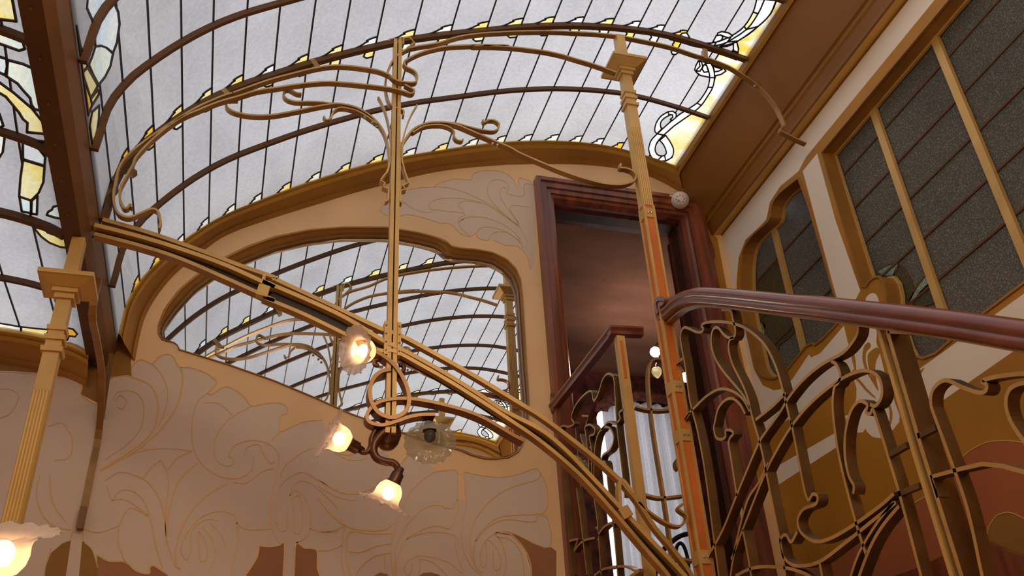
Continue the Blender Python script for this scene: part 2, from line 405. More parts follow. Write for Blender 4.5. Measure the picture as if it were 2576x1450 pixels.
def vault(v, leads, ribs, decos, parent, nm):
    """one barrel of leaded glass: cells between leads and ribs, decorative pieces cut into them"""
    polys = []; info = []
    cols = [0.0]+list(leads)+[v.L]
    for j in range(len(ribs)-1):
        for i in range(len(cols)-1):
            a, b = cols[i], cols[i+1]; y0, y1 = ribs[j], ribs[j+1]
            polys.append([(a*S, y0*S), ((a+b)/2*S, y0*S), (b*S, y0*S), (b*S, y1*S), ((a+b)/2*S, y1*S), (a*S, y1*S)]); info.append(('glass_pane', 'glass_frosted'))
    for m_, p in decos:
        q = [(min(max(a, 0.0), v.L)*S, min(max(b, YF), YB)*S) for a, b in p]
        ar = abs(sum(q[i][0]*q[(i+1) % len(q)][1]-q[(i+1) % len(q)][0]*q[i][1] for i in range(len(q))))/2
        if ar < 2e-5: continue
        polys.append(q); info.append(('flame_glass' if m_[0] == '!' else 'stained_glass', m_.lstrip('!')))
    V, tr = arrange(polys)
    by = {}
    for f, k in tr: by.setdefault(k, []).append(f)
    for k, fs in by.items():
        idx = {}; vv = []; ff = []
        for f in fs:
            g = []
            for i in f:
                if i not in idx: idx[i] = len(vv); vv.append(v.w(V[i][0]/S, V[i][1]/S))
                g.append(idx[i])
            ff.append(tuple(g))
        mesh(info[k][0], vv, ff, info[k][1], parent)
    # lead cames run wherever two different pieces meet
    ed = {}
    for f, k in tr:
        n = len(f)
        for i in range(n):
            e_ = tuple(sorted((f[i], f[(i+1) % n]))); ed.setdefault(e_, set()).add(k)
    mb = MB()
    for (i, j), ks in ed.items():
        if len(ks) < 2: continue
        a, b = V[i], V[j]; d = (b-a)
        if d.length < 1e-5: continue
        thin = all(info[k][0] == 'glass_pane' for k in ks)
        hw = .0030 if thin else .0034
        nrm = Vector((-d.y, d.x)).normalized()*hw; d = d.normalized()*hw*.6
        q = [a-d-nrm, b+d-nrm, b+d+nrm, a-d+nrm]; V8 = [v.w(p[0]/S, p[1]/S, .0004) for p in q]+[v.w(p[0]/S, p[1]/S, .0016) for p in q]
        mb.add(V8, [(4,5,6,7),(0,1,5,4),(1,2,6,5),(2,3,7,6),(3,0,4,7)])
    mb.build('lead_came', 'lead', parent, kind='stuff')

def flame(v, cols, i, y, sgn, m_, h=.0115):
    if y in (.965, .010): h = .0185
    a, b = cols[i], cols[i+1]; w_ = b-a
    P = [(.04, 0), (.30, .10), (.50, .28), (.62, .50), (.66, .62), (.74, .70), (.70, .84), (.80, .97), (.94, 1.05), (1, 1.04), (1, 0)]
    return ('!'+m_, [(a+w_*u, y+sgn*h*t) for u, t in P])
def lobe(v, cols, i, y, sgn, m_, h=.018):
    a, b = cols[i], cols[i+1]; w_ = b-a
    P = [(.42, 0), (.60, .30), (.72, .55), (.70, .80), (.80, 1.0), (.97, 1.0), (1, .95), (1, 0)]
    return ('!'+m_, [(a+w_*u, y+sgn*h*t) for u, t in P])
cols = [0.0]+LEADS+[VM.L]
dec = []
pal = ['glass_yellow', 'glass_yellow', 'glass_pale', 'glass_yellow', 'glass_pale', 'glass_blue', 'glass_yellow']
rnd = random.Random(3)
def fcol(i):
    if i > 18: return 'glass_amber'
    if i in (1, 2): return 'glass_amber'
    return rnd.choice(pal)
for i in range(1, 20):
    for yr, sg, both in ((.740, -1, 1), (.965, -1, 0), (.225, 1, 1), (.010, 1, 0)):
        if yr in (.74, .225) and i > 19: continue
        dec.append(flame(VM, cols, i, yr, sg, fcol(i)))
        if both: dec.append(lobe(VM, cols, i, yr, -sg, fcol(i)))
# right-hand border: marbled field, white ribbons (traced on the glass), mirrored to the front half
def hm(m_, r, pts, n=0):
    p = hits(VM, r, pts)
    return (m_, p)
right = []
def ribbon(segs, r, m_='glass_white'):
    out = []
    for i in range(len(segs)-1):
        (a, b), (c, d) = segs[i], segs[i+1]
        out.append(hm(m_[i % len(m_)] if isinstance(m_, list) else m_, r, [a, c, d, b]))
    return out
def strip(L, Rr, r, cuts, mats):
    """pieces between two edges L and Rr (same count), cut at the given indexes"""
    Ls = sm2(L, 3); Rs = sm2(Rr, 3); out = []; k0 = 0; ks = [c*3 for c in cuts]+[len(Ls)-1]
    for q, k in enumerate(ks):
        out.append(hm(mats[q % len(mats)], r, Ls[k0:k+1]+Rs[k0:k+1][::-1])); k0 = k
    return out
edge_r = lambda y0, y1: [(VM.L, y0), (VM.L, y1)]
# marbled field right of the upper ribbons, up to the great rib
e3 = hits(VM, R1, sm2([(1095,10),(1050,110),(945,215),(860,285),(780,330),(700,365)], 2))
right.append(('glass_marble', [(VM.L, .643), (e3[0][0], .643)]+e3+hits(VM, R1, [(765,345),(785,400),(765,490)])+[(hits(VM, R1, [(765,490)])[0][0], .74), (VM.L, .74)]))
s_out = [(600,300+300),(590,640),(570,720),(530,790),(475,870),(405,930),(350,970),(250,1040),(165,1115),(180,1130),(220,1180),(245,1240),(235,1300),(185,1330)]
sh = hits(VM, R1, [(560,540)]+s_out+[(110,1335)])
right.append(('glass_marble', [(sh[0][0], .74)]+sh+[(sh[-1][0], .965), (VM.L, .965), (VM.L, .74)]))
right.append(hm('glass_white', R1, [(215,312),(250,305),(290,295),(318,270),(355,268),(380,312),(430,345),(480,362),(470,390),(400,375),(320,350),(212,322)]))
right.append(hm('glass_blue', R1, [(450,378),(540,395),(640,385),(740,352),(770,345),(785,400),(765,490),(620,440),(520,410)]))
right += strip([(935,-10),(905,95),(830,215),(730,290),(600,345),(480,357)], [(1000,-10),(945,110),(850,240),(690,345),(580,375),(470,382)], R1, [1, 2, 3, 4], ['glass_white', 'glass_yellow', 'glass_white', 'glass_blue', 'glass_pale'])
right += strip([(1000,-10),(945,110),(850,240),(690,345),(630,380)], [(1095,0),(1045,115),(945,215),(780,335),(640,382)], R1, [2, 3], ['glass_white', 'glass_blue'])
right.append(hm('glass_frosted', R1, [(640,385),(690,380),(740,360),(745,400),(720,440),(690,452),(668,432),(650,415)]))
right.append(hm('glass_pale', R1, [(742,352),(770,345),(783,400),(780,430),(742,415)]))
right.append(hm('glass_pale', R1, [(742,418),(780,430),(765,492),(650,445),(620,432),(650,415),(680,448),(715,442)]))
right.append(hm('glass_pale', R1, [(600,300),(612,270),(645,257),(700,268),(735,292),(700,310),(660,296),(632,285)]))
right.append(hm('glass_white', R1, [(570,345),(600,290),(635,285),(655,300),(640,330),(600,345)]))
right.append(hm('glass_pale', R1, [(225,425),(235,410),(262,405),(290,425),(262,448),(235,445)]))
# small curls below the great rib
right.append(hm('glass_white', R1, [(420,575),(430,540),(450,500),(475,500),(520,520),(660,560),(680,585),(640,612),(590,625),(535,635),(470,622),(440,600)]))
right.append(hm('glass_blue', R1, [(480,565),(500,530),(520,540),(535,590),(500,595)]))
right.append(hm('glass_blue', R1, [(575,545),(650,570),(620,585),(585,592)]))
right.append(hm('glass_pale', R1, [(455,500),(478,510),(487,550),(465,585),(430,585),(445,565),(465,545)]))
right += strip([(510,520),(535,580),(545,640),(530,720),(490,790),(440,850),(350,910),(290,948),(215,1010),(110,1105)],
               [(555,520),(578,570),(585,640),(570,720),(530,790),(475,870),(405,930),(350,970),(250,1040),(165,1115)], R1, [2, 3, 5, 6], ['glass_pale', 'glass_white', 'glass_blue', 'glass_white', 'glass_white'])
right += strip([(110,1105),(60,1160),(40,1230),(60,1295),(110,1328),(180,1330)], [(160,1118),(110,1175),(92,1235),(112,1278),(150,1290),(172,1284)], R1, [4], ['glass_white', 'glass_white'])
right += strip([(180,1330),(232,1298),(246,1240),(222,1180),(180,1118)], [(172,1284),(186,1262),(172,1215),(150,1180),(130,1160)], R1, [], ['glass_white'])
right += strip([(200,922),(140,960),(100,1020),(90,1080),(108,1105)], [(218,948),(165,978),(138,1015),(140,1050),(150,1060)], R1, [], ['glass_white'])
right.append(hm('glass_white', R1, [(200,922),(240,918),(268,940),(265,970),(235,995),(218,985),(240,968),(236,948),(205,945)]))
dec += right
ymir = YF+YB
dec += [(m_, [(a, ymir-b) for a, b in p]) for m_, p in right]
# left-hand tulip on the vault
lt = []
for m_, pts in (('glass_blue', [(665,-80),(655,0),(650,60),(690,150),(710,250),(715,350),(760,345),(800,360),(850,400),(880,320),(900,180),(890,90),(850,0),(800,-80)]),
    ('glass_pale', [(715,350),(760,345),(800,360),(850,405),(830,500),(790,580),(740,645),(700,570),(665,490),(690,430)]),
    ('glass_yellow', [(545,190),(570,200),(600,350),(650,470),(655,505),(610,570),(580,480),(555,330)]),
    ('glass_yellow', [(610,570),(655,510),(735,650),(680,745),(640,650)]), ('glass_amber', [(590,590),(610,600),(680,745),(690,800),(640,900),(610,800)]),
    ('glass_yellow', [(680,750),(735,680),(745,710),(690,800)]), ('glass_yellow', [(690,850),(745,800),(742,900),(720,1050),(680,1150),(655,1060),(668,970)])):
    lt.append((m_, [(max(.004, a), b) for a, b in hits(VM, RL1, pts)]))
dec += lt

sky = thing('skylight', 'large white glass barrel skylight with leaded panes over the stairwell', 'skylight', W3((.2, .5, .8)))
vault(VM, LEADS, YR, dec, sky, 'main')
skl = thing('skylight', 'smaller side skylight with yellow flower glass beyond the dark valley beam', 'skylight', W3((-.3, .5, .5)))
# left vault: leads and flower pieces traced on it
llead = [VL.hit(*p)[0] for p in T(RL2, [(270,390),(20,690)])]
llead = [llead[0], llead[1], llead[1]+.032, llead[1]+.066, llead[1]+.10, llead[1]+.135, llead[1]+.17]
ld = []
def hl(m_, r, pts): ld.append((m_, [(max(.001, a), b) for a, b in hits(VL, r, pts)]))
hl('glass_yellow', RL1, [(-60,-40),(95,-40),(130,155),(0,140),(-60,120)])
hl('glass_pale', RL1, [(-60,200),(0,215),(150,250),(180,310),(195,365),(150,378),(0,325),(-60,300)])
hl('glass_white', RL1, [(-60,415),(0,425),(55,440),(60,500),(45,565),(0,545),(-60,530)])
hl('glass_pale', RL1, [(65,450),(180,480),(260,515),(270,500),(400,535),(420,810),(340,838),(270,825),(245,790),(235,740),(180,680),(140,630),(55,575)])
hl('glass_yellow', RL1, [(-60,570),(0,620),(110,700),(250,820),(440,1035),(320,1010),(210,1000),(215,930),(180,900),(150,850),(50,730),(0,700),(-60,660)])
hl('glass_pale', RL1, [(-60,820),(0,860),(30,950),(0,965),(-60,960)])
hl('glass_pale', RL1, [(-40,1010),(42,1025),(25,1150),(0,1190),(-40,1220)])
hl('glass_white', RL1, [(178,1050),(225,1060),(245,1095),(300,1125),(350,1190),(345,1255),(180,1205)])
hl('glass_yellow', RL1, [(230,1058),(450,1090),(450,1240),(350,1165),(290,1110),(245,1090)])
hl('glass_yellow', RL1, [(180,1210),(345,1260),(335,1380),(300,1460),(240,1520),(150,1490),(160,1350)])
hl('glass_pale', RL2, [(152,100),(240,130),(240,225),(170,212)]); hl('glass_pale', RL2, [(246,130),(290,95),(285,235),(243,230)])
hl('glass_pale', RL2, [(360,240),(372,215),(400,200),(412,178),(450,168),(500,175),(500,275),(430,262)])
hl('glass_yellow', RL2, [(255,330),(350,350),(365,372),(430,395),(500,420),(520,490),(460,482),(380,450),(320,405)])
hl('glass_pale', RL2, [(-40,1060),(0,1062),(160,1090),(165,1130),(-40,1130)]); hl('glass_yellow', RL2, [(165,1090),(300,1105),(380,1112),(350,1165),(165,1130)])
hl('glass_amber', RL2, [(380,1110),(520,1100),(560,1108),(592,1145),(575,1165),(530,1160),(515,1190),(380,1180)])
vault(VL, llead, [YF, .125, .225, .335, .432, .545, .643, .740, .851, .965], ld, skl, 'left')

# iron ribs under the glass
for v, par in ((VM, sky), (VL, skl)):
    us = list(np.linspace(0, v.L, 60))
    for y in YR[1:-1]:
        big = y in (.74, .225)
        h_, w_ = (.0068, .0062) if big else (.0062, .0042)
        mb = MB(); n = len(us); V = []
        for u in us: V += [v.w(u, y-w_/2, .0006), v.w(u, y+w_/2, .0006), v.w(u, y+w_/2, h_), v.w(u, y-w_/2, h_)]
        F = []
        for i in range(n-1):
            for q in range(4): F.append((i*4+q, i*4+(q+1) % 4, (i+1)*4+(q+1) % 4, (i+1)*4+q))
        F += [(0, 1, 2, 3), tuple((n-1)*4+q for q in range(4))]
        mb.add(V, F); mb.build('rib', 'rib_paint', par)

# ================================================================= WALLS AND TRIM
YW = .985                      # face of the mirror wall
def bk2(r, pts): return [(float(p[0]), float(p[2])) for p in [U(1, YW, *q) for q in (T(r, pts) if r else pts)]]
def rw2(r, pts): return [(float(p[1]), float(p[2])) for p in [U(0, .64, *q) for q in (T(r, pts) if r else pts)]]
TRIM_LO = T(RE, [(985,1330),(1005,1220),(1055,1020),(1150,850),(1290,685),(1500,515),(1750,370)])+T(RP, [(0,1255),(300,1170),(600,1090),(900,1040),(1250,1012)])+T(RC, [(500,1203),(800,1198),(1100,1205),(1400,1245),(1600,1310),(1800,1420)])
MOUT = T(RMi, [(200,935),(195,905),(165,883),(110,872),(75,860),(45,810),(50,740),(100,620),(200,490),(330,380),(500,270),(700,170),(900,100),(1150,50),(1400,30)])+T(RG, [(640,60),(730,75),(860,95),(980,125),(1060,150),(1092,172),(1110,195),(1180,212),(1300,222),(1420,245),(1520,290),(1590,360),(1625,440),(1640,560)])+T(RMj, [(748,600),(765,900),(775,1050),(772,1180)])+[(1325,1090),(1315,1123),(1304,1140),(1280,1154),(1246,1158),(1217,1157),(1184,1148),(1155,1135),(1080,1116),(1010,1092),(950,1070),(880,1044)]+T(RMi, [(1200,1290),(900,1165),(560,1045)])
MIN = T(RMi, [(212,938),(205,925),(195,905),(160,890),(100,868),(82,825),(100,770),(200,640),(330,500),(500,380),(700,290),(900,210),(1150,150),(1400,118)])+T(RG, [(640,150),(720,160),(880,190),(1000,220),(1040,245),(1070,285),(1150,300),(1300,310),(1420,335),(1500,390),(1560,460),(1590,550)])+T(RMj, [(708,600),(728,900),(742,1050),(746,1180)])+[(1318,1090),(1312,1118),(1302,1135),(1280,1150),(1246,1155),(1217,1154),(1184,1145),(1155,1132),(1080,1114),(1010,1090),(950,1068),(880,1043)]+T(RMi, [(1200,1288),(900,1163),(560,1043)])
mo = bk2(None, MOUT)
# painted fields of the mirror wall
leaf_up = T(RI, [(-60,200),(0,205),(200,215),(360,240),(500,270),(490,345),(560,395),(600,400),(640,265),(700,240),(780,232),(802,240),(800,185),(830,145),(870,135),(925,160),(960,120),(1020,100),(1060,125),(1090,180),(1150,180),(1240,210),(1290,240),(1320,275),(1265,335),(1285,345),(1340,310),(1385,298),(1450,330),(1495,370),(1530,415),(1600,402),(1690,395),(1740,415),(1750,450),(1735,468),(1705,475),(1700,570),(1760,545),(1850,510),(1960,500)])
leaf_r = T(RJ, [(90,500),(150,520),(190,600),(225,690),(300,712),(400,690),(520,690),(600,770),(625,765),(680,700),(780,740),(835,800),(830,815),(870,805),(965,808),(972,870),(976,970),(985,985),(1020,985),(1010,900),(1008,815),(1100,840),(1200,850),(1300,840),(1380,810),(1450,795),(1478,820),(1500,900),(1515,1000),(1505,1055),(1450,1078),(1450,1086),(1505,1088),(1530,1150),(1540,1220),(1532,1272),(1500,1280),(1420,1250),(1350,1212),(1270,1188),(1200,1192),(1290,1200),(1350,1260),(1395,1350),(1415,1450),(1420,1600)])
leaf = bk2(None, leaf_up+leaf_r+[(0, 1560), (-60, 1560)])
br1 = bk2(RI, [(590,1320),(660,1360),(760,1365),(830,1420),(905,1437),(910,1400),(935,1387),(1000,1430),(1060,1480),(1060,1700),(400,1700),(540,1450),(590,1380)])
br2 = bk2(RI, [(1575,1267),(1560,1340),(1500,1440),(1480,1700),(1722,1700),(1730,1245),(1700,1262),(1640,1272)])
br3 = bk2(RI, [(1800,1250),(1850,1280),(1925,1292),(1930,1400),(1950,1460),(1960,1700),(1780,1700)])
br4 = bk2(RJ, [(460,1450),(500,1427),(540,1440),(570,1460),(600,1700),(400,1700)])
br5 = bk2(RJ, [(735,1450),(760,1432),(810,1428),(850,1440),(900,1470),(900,1700),(720,1700)])
br6 = bk2(RJ, [(1200,1190),(1270,1184),(1350,1210),(1420,1250),(1500,1282),(1540,1275),(1570,1300),(1570,1700),(1425,1700),(1412,1400),(1380,1290),(1300,1205)])
ochre_shade = bk2(RI, [(-60,100),(600,0),(700,-330),(800,-150),(790,60),(800,120),(795,150),(798,190),(802,240),(640,265),(600,400),(490,345),(500,270),(360,240),(200,215),(-60,200)])  # ochre-brown wall with the shade under the left arch painted in
el1 = bk2(RI, [(425,1235),(380,1250),(310,1310),(275,1400),(265,1700),(600,1700),(590,1380),(560,1290),(510,1240)])
corner = [(min(a, .6399), b) for a, b in bk2(RW, [(50,345),(80,385),(125,425),(175,690),(310,1290),(400,1650),(340,1650),(250,1290),(138,690),(88,450)])]
stem = bk2(RI, [(440,1180),(505,1180),(480,1450),(470,1700),(380,1700),(400,1450)])
lf2 = bk2(RQ, [(120,670),(165,600),(240,520),(345,560),(415,455),(520,425),(750,410),(755,385),(900,335),(1000,318),(1150,330),(1165,280),(1210,245),(1300,225),(1450,225),(1560,265),(1640,330),(1668,400),(1700,400),(1695,330),(1715,308),(1790,330),(1850,352),(2130,392),(2350,440),(2560,520)])
lf2 += bk2(RQ, [(2560,560),(2130,470),(1900,470),(1880,1200),(1860,1350),(1830,1350),(1800,1220),(1740,1130),(1660,1080),(1570,1080),(1480,1050),(1410,1020),(1360,1015),(1270,1010),(1225,975),(1210,935),(1180,960),(1130,975),(1050,950),(980,890),(940,845),(850,818),(820,828),(700,790),(550,745),(400,725),(320,762),(290,740),(205,738),(150,710)])
WB = [(-.47, .52), (-.47, -.40), (.64, -.40), (.64, .80), (.62, .86), (.59, .93), (.50, .97), (.35, .97), (.15, .90), (0, .82), (-.10, .72), (-.15, .60), (-.155, .56), (-.30, .56)]
DL, DR_, DT = .386, .580, .809
LAND = .222
door_h = [(DL-.014, LAND-.01), (DR_+.014, LAND-.01), (DR_+.014, DT+.014), (DL-.014, DT+.014)]
wb3 = lambda a, b: W3((a, YW, b))
wall_back = painted_wall('wall_back', [('tan_paint', WB), ('ochre_brown', ochre_shade), ('leaf_paint', leaf), ('brown_paint', br1), ('brown_paint', br2), ('brown_paint', br3), ('brown_paint', br4), ('brown_paint', br5), ('brown_paint', br6), ('ochre_brown', el1), ('leaf_paint', stem), ('leaf_paint', lf2), ('ochre_paint', corner)], wb3, None, [mo, door_h])
wall_back['kind'] = 'structure'
# gold outlines painted on the plaster
lines = MB()
def gl(r, pts, w_=.0036, sm=4, closed=False):
    P = [p-Vector((0, .0015, 0)) for p in on(1, YW, r, pts)]
    lines.sweep(smooth(P, sm, closed), (0, 1, 0), [(0, -w_/2), (0, w_/2), (.001, w_/2), (.001, -w_/2)], 0, closed)
gl(None, leaf_up, .005, 2)
gl(RJ, [(190,600),(225,690),(300,712),(400,690)]); gl(RJ, [(625,765),(680,700)])
gl(RMk, [(870,740),(950,590),(1050,480),(1200,370),(1330,348),(1440,350),(1455,450),(1460,560),(1450,650),(1465,660)])
gl(RMk, [(1520,370),(1530,500),(1535,610),(1550,640),(1545,720),(1510,850),(1500,950),(1500,1080),(1530,1220),(1600,1350),(1700,1440)])
gl(RMk, [(1525,365),(1700,400),(1900,420),(2080,390),(2200,345),(2270,330),(2310,360),(2300,430),(2200,470),(2000,530),(1820,640),(1690,780),(1610,920),(1585,1080),(1600,1250),(1650,1370),(1720,1420)])
gl(RMk, [(2320,370),(2380,520),(2395,680),(2370,770),(2280,805),(2050,815),(1880,840),(1750,930),(1660,1040),(1620,1200),(1640,1330)])
gl(RMk, [(2280,810),(2280,870),(2200,885),(1980,860),(1850,890),(1720,980),(1640,1090)])
gl(RMk, [(2290,825),(2370,825),(2420,950),(2430,1100),(2400,1150),(2320,1140),(2150,1060),(2020,1000),(1900,990),(1800,1030),(1720,1120),(1690,1230),(1700,1330),(1740,1350),(1755,1230),(1750,1080)])
gl(RMk, [(1760,1070),(1820,1110),(1880,1200),(1905,1320),(1870,1390),(1830,1360),(1825,1180)])
gl(RMk, [(1840,1010),(1900,1080),(1950,1220),(1960,1340),(1930,1450)]); gl(RMk, [(1870,1050),(1960,1050),(2060,1120),(2130,1250),(2150,1450)])
gl(RMk, [(1850,1000),(1980,1005),(2080,1080),(2170,1200),(2215,1330),(2225,1450)], .006)
gl(RMk, [(1310,720),(1200,710),(1080,760),(960,870),(880,990),(820,1130),(800,1300),(800,1450)]); gl(RMk, [(1310,720),(1310,735),(1400,738),(1430,690),(1450,650)])
gl(RMk, [(1465,660),(1450,780),(1380,945),(1250,925),(1120,950),(1000,1010),(920,1070),(980,1035),(1080,1005),(1220,990),(1420,1025),(1430,1130),(1460,1260),(1510,1390),(1490,1410),(1380,1320),(1230,1260),(1060,1240),(950,1280),(895,1370),(930,1440),(970,1400),(985,1290)])
gl(RMk, [(920,1070),(860,1170),(820,1280),(820,1450)]); gl(RMk, [(820,870),(790,1000),(765,1100),(760,1250),(780,1450)]); gl(RMk, [(1040,1250),(1065,1330),(1040,1450)]); gl(RMk, [(1060,1270),(1200,1310),(1350,1450)])
gl(RMk, [(780,900),(700,960),(560,975),(400,960),(250,900),(120,780),(0,640)], .007); gl(RMk, [(780,1000),(560,1010),(330,990),(300,1150),(300,1300),(340,1450)], .005)
gl(RMk, [(280,920),(250,1100),(250,1300),(280,1450)]); gl(RMk, [(760,1110),(600,1140),(450,1200),(320,1195)]); gl(RMk, [(750,1210),(600,1240),(450,1350),(390,1450)]); gl(RMk, [(690,1220),(700,1350),(730,1450)])
gl(RMk, [(0,990),(120,990),(270,930)]); gl(RMk, [(0,1185),(120,1180),(250,1130)]); gl(RMk, [(0,440),(150,540),(300,590),(450,580),(600,510),(660,400),(665,300)]); gl(RMk, [(0,510),(150,600),(300,650),(400,655)])
gl(RMk, [(180,170),(300,230),(420,240),(520,210)])
gl(RI, [(1265,335),(1200,390),(1170,500),(1170,640),(1220,760),(1330,840),(1450,855),(1530,800),(1540,720)]); gl(RI, [(1240,395),(1330,400),(1415,470)]); gl(RI, [(1530,415),(1400,490),(1320,590),(1300,680),(1330,760),(1400,780),(1420,740),(1390,725)])
gl(RI, [(1390,725),(1420,660),(1520,625),(1620,640),(1690,700),(1690,800),(1650,950),(1650,1150),(1700,1245)]); gl(RI, [(1480,730),(1500,670),(1570,650),(1600,700),(1640,760),(1675,750)]); gl(RI, [(1420,880),(1500,880),(1600,810),(1670,795)])
gl(RI, [(1655,620),(1700,570)]); gl(RI, [(1100,180),(1110,260),(1080,400),(1000,530),(850,670),(700,760),(610,810)], .006); gl(RI, [(925,160),(980,220),(1020,320),(1010,420),(960,550)]); gl(RI, [(800,240),(900,280),(950,350),(960,450),(920,580),(780,700),(610,800)], .006)
gl(RI, [(690,370),(720,330),(800,325),(860,370),(875,450),(850,560),(770,650),(640,740)]); gl(RI, [(700,390),(730,350),(770,390),(740,435),(715,420)])
gl(RI, [(800,710),(900,680),(1050,675),(1165,690)]); gl(RI, [(1165,690),(1080,730),(1020,800)]); gl(RI, [(975,745),(920,790),(870,855)]); gl(RI, [(975,745),(1010,800),(1025,900),(1010,1050),(1010,1200),(1060,1370),(1100,1410)])
gl(RI, [(1205,760),(1120,830),(1060,930),(1025,1080),(1015,1200)], .005); gl(RI, [(1385,885),(1270,950),(1160,1060),(1100,1170),(1065,1300),(1075,1380)], .005)
gl(RI, [(640,870),(720,820),(800,830),(900,880),(970,980),(1000,1100),(1010,1250)]); gl(RI, [(650,900),(680,990),(720,935),(800,930),(880,1000),(920,1130),(950,1280),(990,1400)]); gl(RI, [(680,990),(760,985),(850,1040),(900,1085),(800,1035),(750,1080),(720,1170),(720,1250),(760,1365)])
gl(RI, [(1430,1080),(1350,1055),(1240,1080),(1150,1170),(1100,1280),(1130,1350),(1160,1300),(1165,1180),(1240,1110),(1330,1110)]); gl(RI, [(1210,1180),(1250,1230),(1260,1330),(1225,1360),(1210,1280),(1210,1180)]); gl(RI, [(1230,1150),(1290,1220),(1310,1330),(1270,1420)]); gl(RI, [(1430,1080),(1450,1200),(1420,1350),(1400,1450)]); gl(RI, [(1280,1130),(1350,1200),(1380,1330)])
gl(RI, [(1430,1120),(1500,1165),(1650,1160)]); gl(RI, [(510,1165),(600,1185),(720,1145)]); gl(RI, [(1700,900),(1680,1080),(1700,1170),(1740,1160),(1750,1050),(1750,1020)]); gl(RI, [(1760,960),(1800,930),(1860,980),(1890,1100),(1870,1200),(1800,1250)])
gl(RI, [(1780,980),(1820,960),(1840,1080),(1830,1180),(1790,1180),(1790,1060),(1770,980)]); gl(RI, [(1700,900),(1770,840),(1850,820),(1940,870),(2054,930)]); gl(RI, [(1760,960),(1800,880),(1880,880),(1980,960),(2054,1040)]); gl(RI, [(1700,850),(1740,770),(1850,690),(1900,670)]); gl(RI, [(1880,1160),(1960,1180),(2054,1180)])
gl(RI, [(240,840),(220,950),(260,1080),(340,1150),(430,1170)]); gl(RI, [(300,830),(320,1000),(400,1120)]); gl(RI, [(0,310),(80,320),(110,370),(60,460),(0,490)]); gl(RI, [(290,540),(380,520),(440,620),(420,730),(330,745)])
gl(RI, [(590,1320),(660,1360),(760,1365),(830,1420),(905,1437),(910,1400),(935,1387),(1000,1430)], .006); gl(RI, [(1575,1267),(1640,1272),(1700,1262),(1730,1245),(1722,1450)], .006); gl(RI, [(1780,1450),(1800,1250),(1850,1280),(1925,1292),(1930,1400),(1950,1460)], .006); gl(RI, [(1575,1267),(1560,1340),(1490,1450)], .006)
gl(RI, [(310,1280),(275,1400),(265,1500)]); gl(RI, [(425,1235),(440,1180)]); gl(RI, [(505,1180),(510,1240),(560,1290),(595,1400)])
gl(RQ, [(205,738),(150,710),(120,670),(165,600)]); gl(RQ, [(355,560),(480,650),(600,695),(690,700),(710,675),(680,650),(680,610),(730,565),(850,540),(1000,540),(1150,560),(1300,600),(1430,670),(1560,760),(1700,860),(1760,960),(1800,1050)], .0032)
gl(RQ, [(390,455),(520,425),(750,410),(900,420),(1100,480),(1300,575),(1450,665),(1600,790),(1690,860)], .0032); gl(RQ, [(750,410),(755,385),(900,335),(1000,318),(1150,330),(1165,280),(1210,245),(1300,225),(1450,225),(1560,265),(1640,330),(1668,400),(1700,400),(1695,330),(1715,308),(1790,330),(1850,352)], .0032, 3)
gl(RQ, [(710,665),(900,690),(1070,710),(1075,770),(1020,800)], .0032); gl(RQ, [(1075,700),(1055,660),(1015,635),(1030,590),(1110,570),(1250,590)], .0032); gl(RQ, [(1690,850),(1500,690),(1380,560),(1340,440),(1370,360),(1450,325),(1550,355),(1590,430),(1560,465),(1580,490),(1750,515),(1765,380),(1880,385)], .0032)
gl(RQ, [(1580,450),(1530,415),(1485,450),(1490,520),(1560,640),(1680,800),(1700,850)], .0032); gl(RQ, [(1820,640),(1640,620),(1600,650),(1620,700),(1700,830)], .0032)
gl(RQ, [(1140,970),(1060,900),(1005,810),(1030,760),(1075,735)], .0032); gl(RQ, [(1015,820),(1080,770),(1200,750),(1350,770),(1500,830),(1640,920),(1740,1050)], .0032); gl(RQ, [(1220,930),(1260,880),(1380,870),(1500,900),(1640,970),(1720,1050)], .0032)
gl(RQ, [(320,762),(400,725),(550,745),(700,790),(820,828),(850,818),(940,845),(980,890),(1050,950),(1130,975),(1180,960),(1210,935),(1225,975),(1270,1010),(1360,1015),(1370,970),(1440,925),(1560,930),(1680,1010),(1750,1100)], .0036, 3); gl(RQ, [(1410,1020),(1480,1050),(1570,1080),(1660,1080),(1740,1130),(1800,1220),(1830,1350)], .0036)
lines.build('gold_outline', 'gold_line', wall_back, kind='stuff')

# mirror and its reveal
mir = thing('wall_mirror', 'large arched mirror set in the end wall, reflecting the skylight', 'mirror', W3((.15, .99, .6)))
mm = bk2(None, MOUT); cx_ = sum(a for a, b in mm)/len(mm); cz_ = sum(b for a, b in mm)/len(mm)
V, tr = arrange([[(cx_+(a-cx_)*1.02, cz_+(b-cz_)*1.03) for a, b in mm]])
mesh('mirror_glass', [W3((a, 1.0, b)) for a, b in V], [f for f, k in tr], 'mirror_glass', mir)
fr = MB()
A0 = on(1, YW, None, MOUT)
def lerp_out(t, y):   # points between the wall edge and the glass edge
    B0 = [W3(U(1, .9985, *p)) for p in MIN]; n = 220
    a = resample(A0, n, True); b = resample(B0, n, True)
    return [Vector((p.x+(q.x-p.x)*t, y*S, p.z+(q.z-p.z)*t)) for p, q in zip(a, b)]
rings = [lerp_out(0, .9845), lerp_out(.10, .983), lerp_out(.25, .9835), lerp_out(.32, .988), lerp_out(.62, .9925), lerp_out(.70, .9905), lerp_out(.82, .9915), lerp_out(.90, .996), lerp_out(1, .9995)]
for i in range(len(rings)-1):
    n = len(rings[0]); fr.add(rings[i]+rings[i+1], [(q, (q+1) % n, n+(q+1) % n, n+q) for q in range(n)], 1 if i in (5, 7) else 0)
fr.build('frame', ['cornice_paint', 'bronze_dark'], mir)

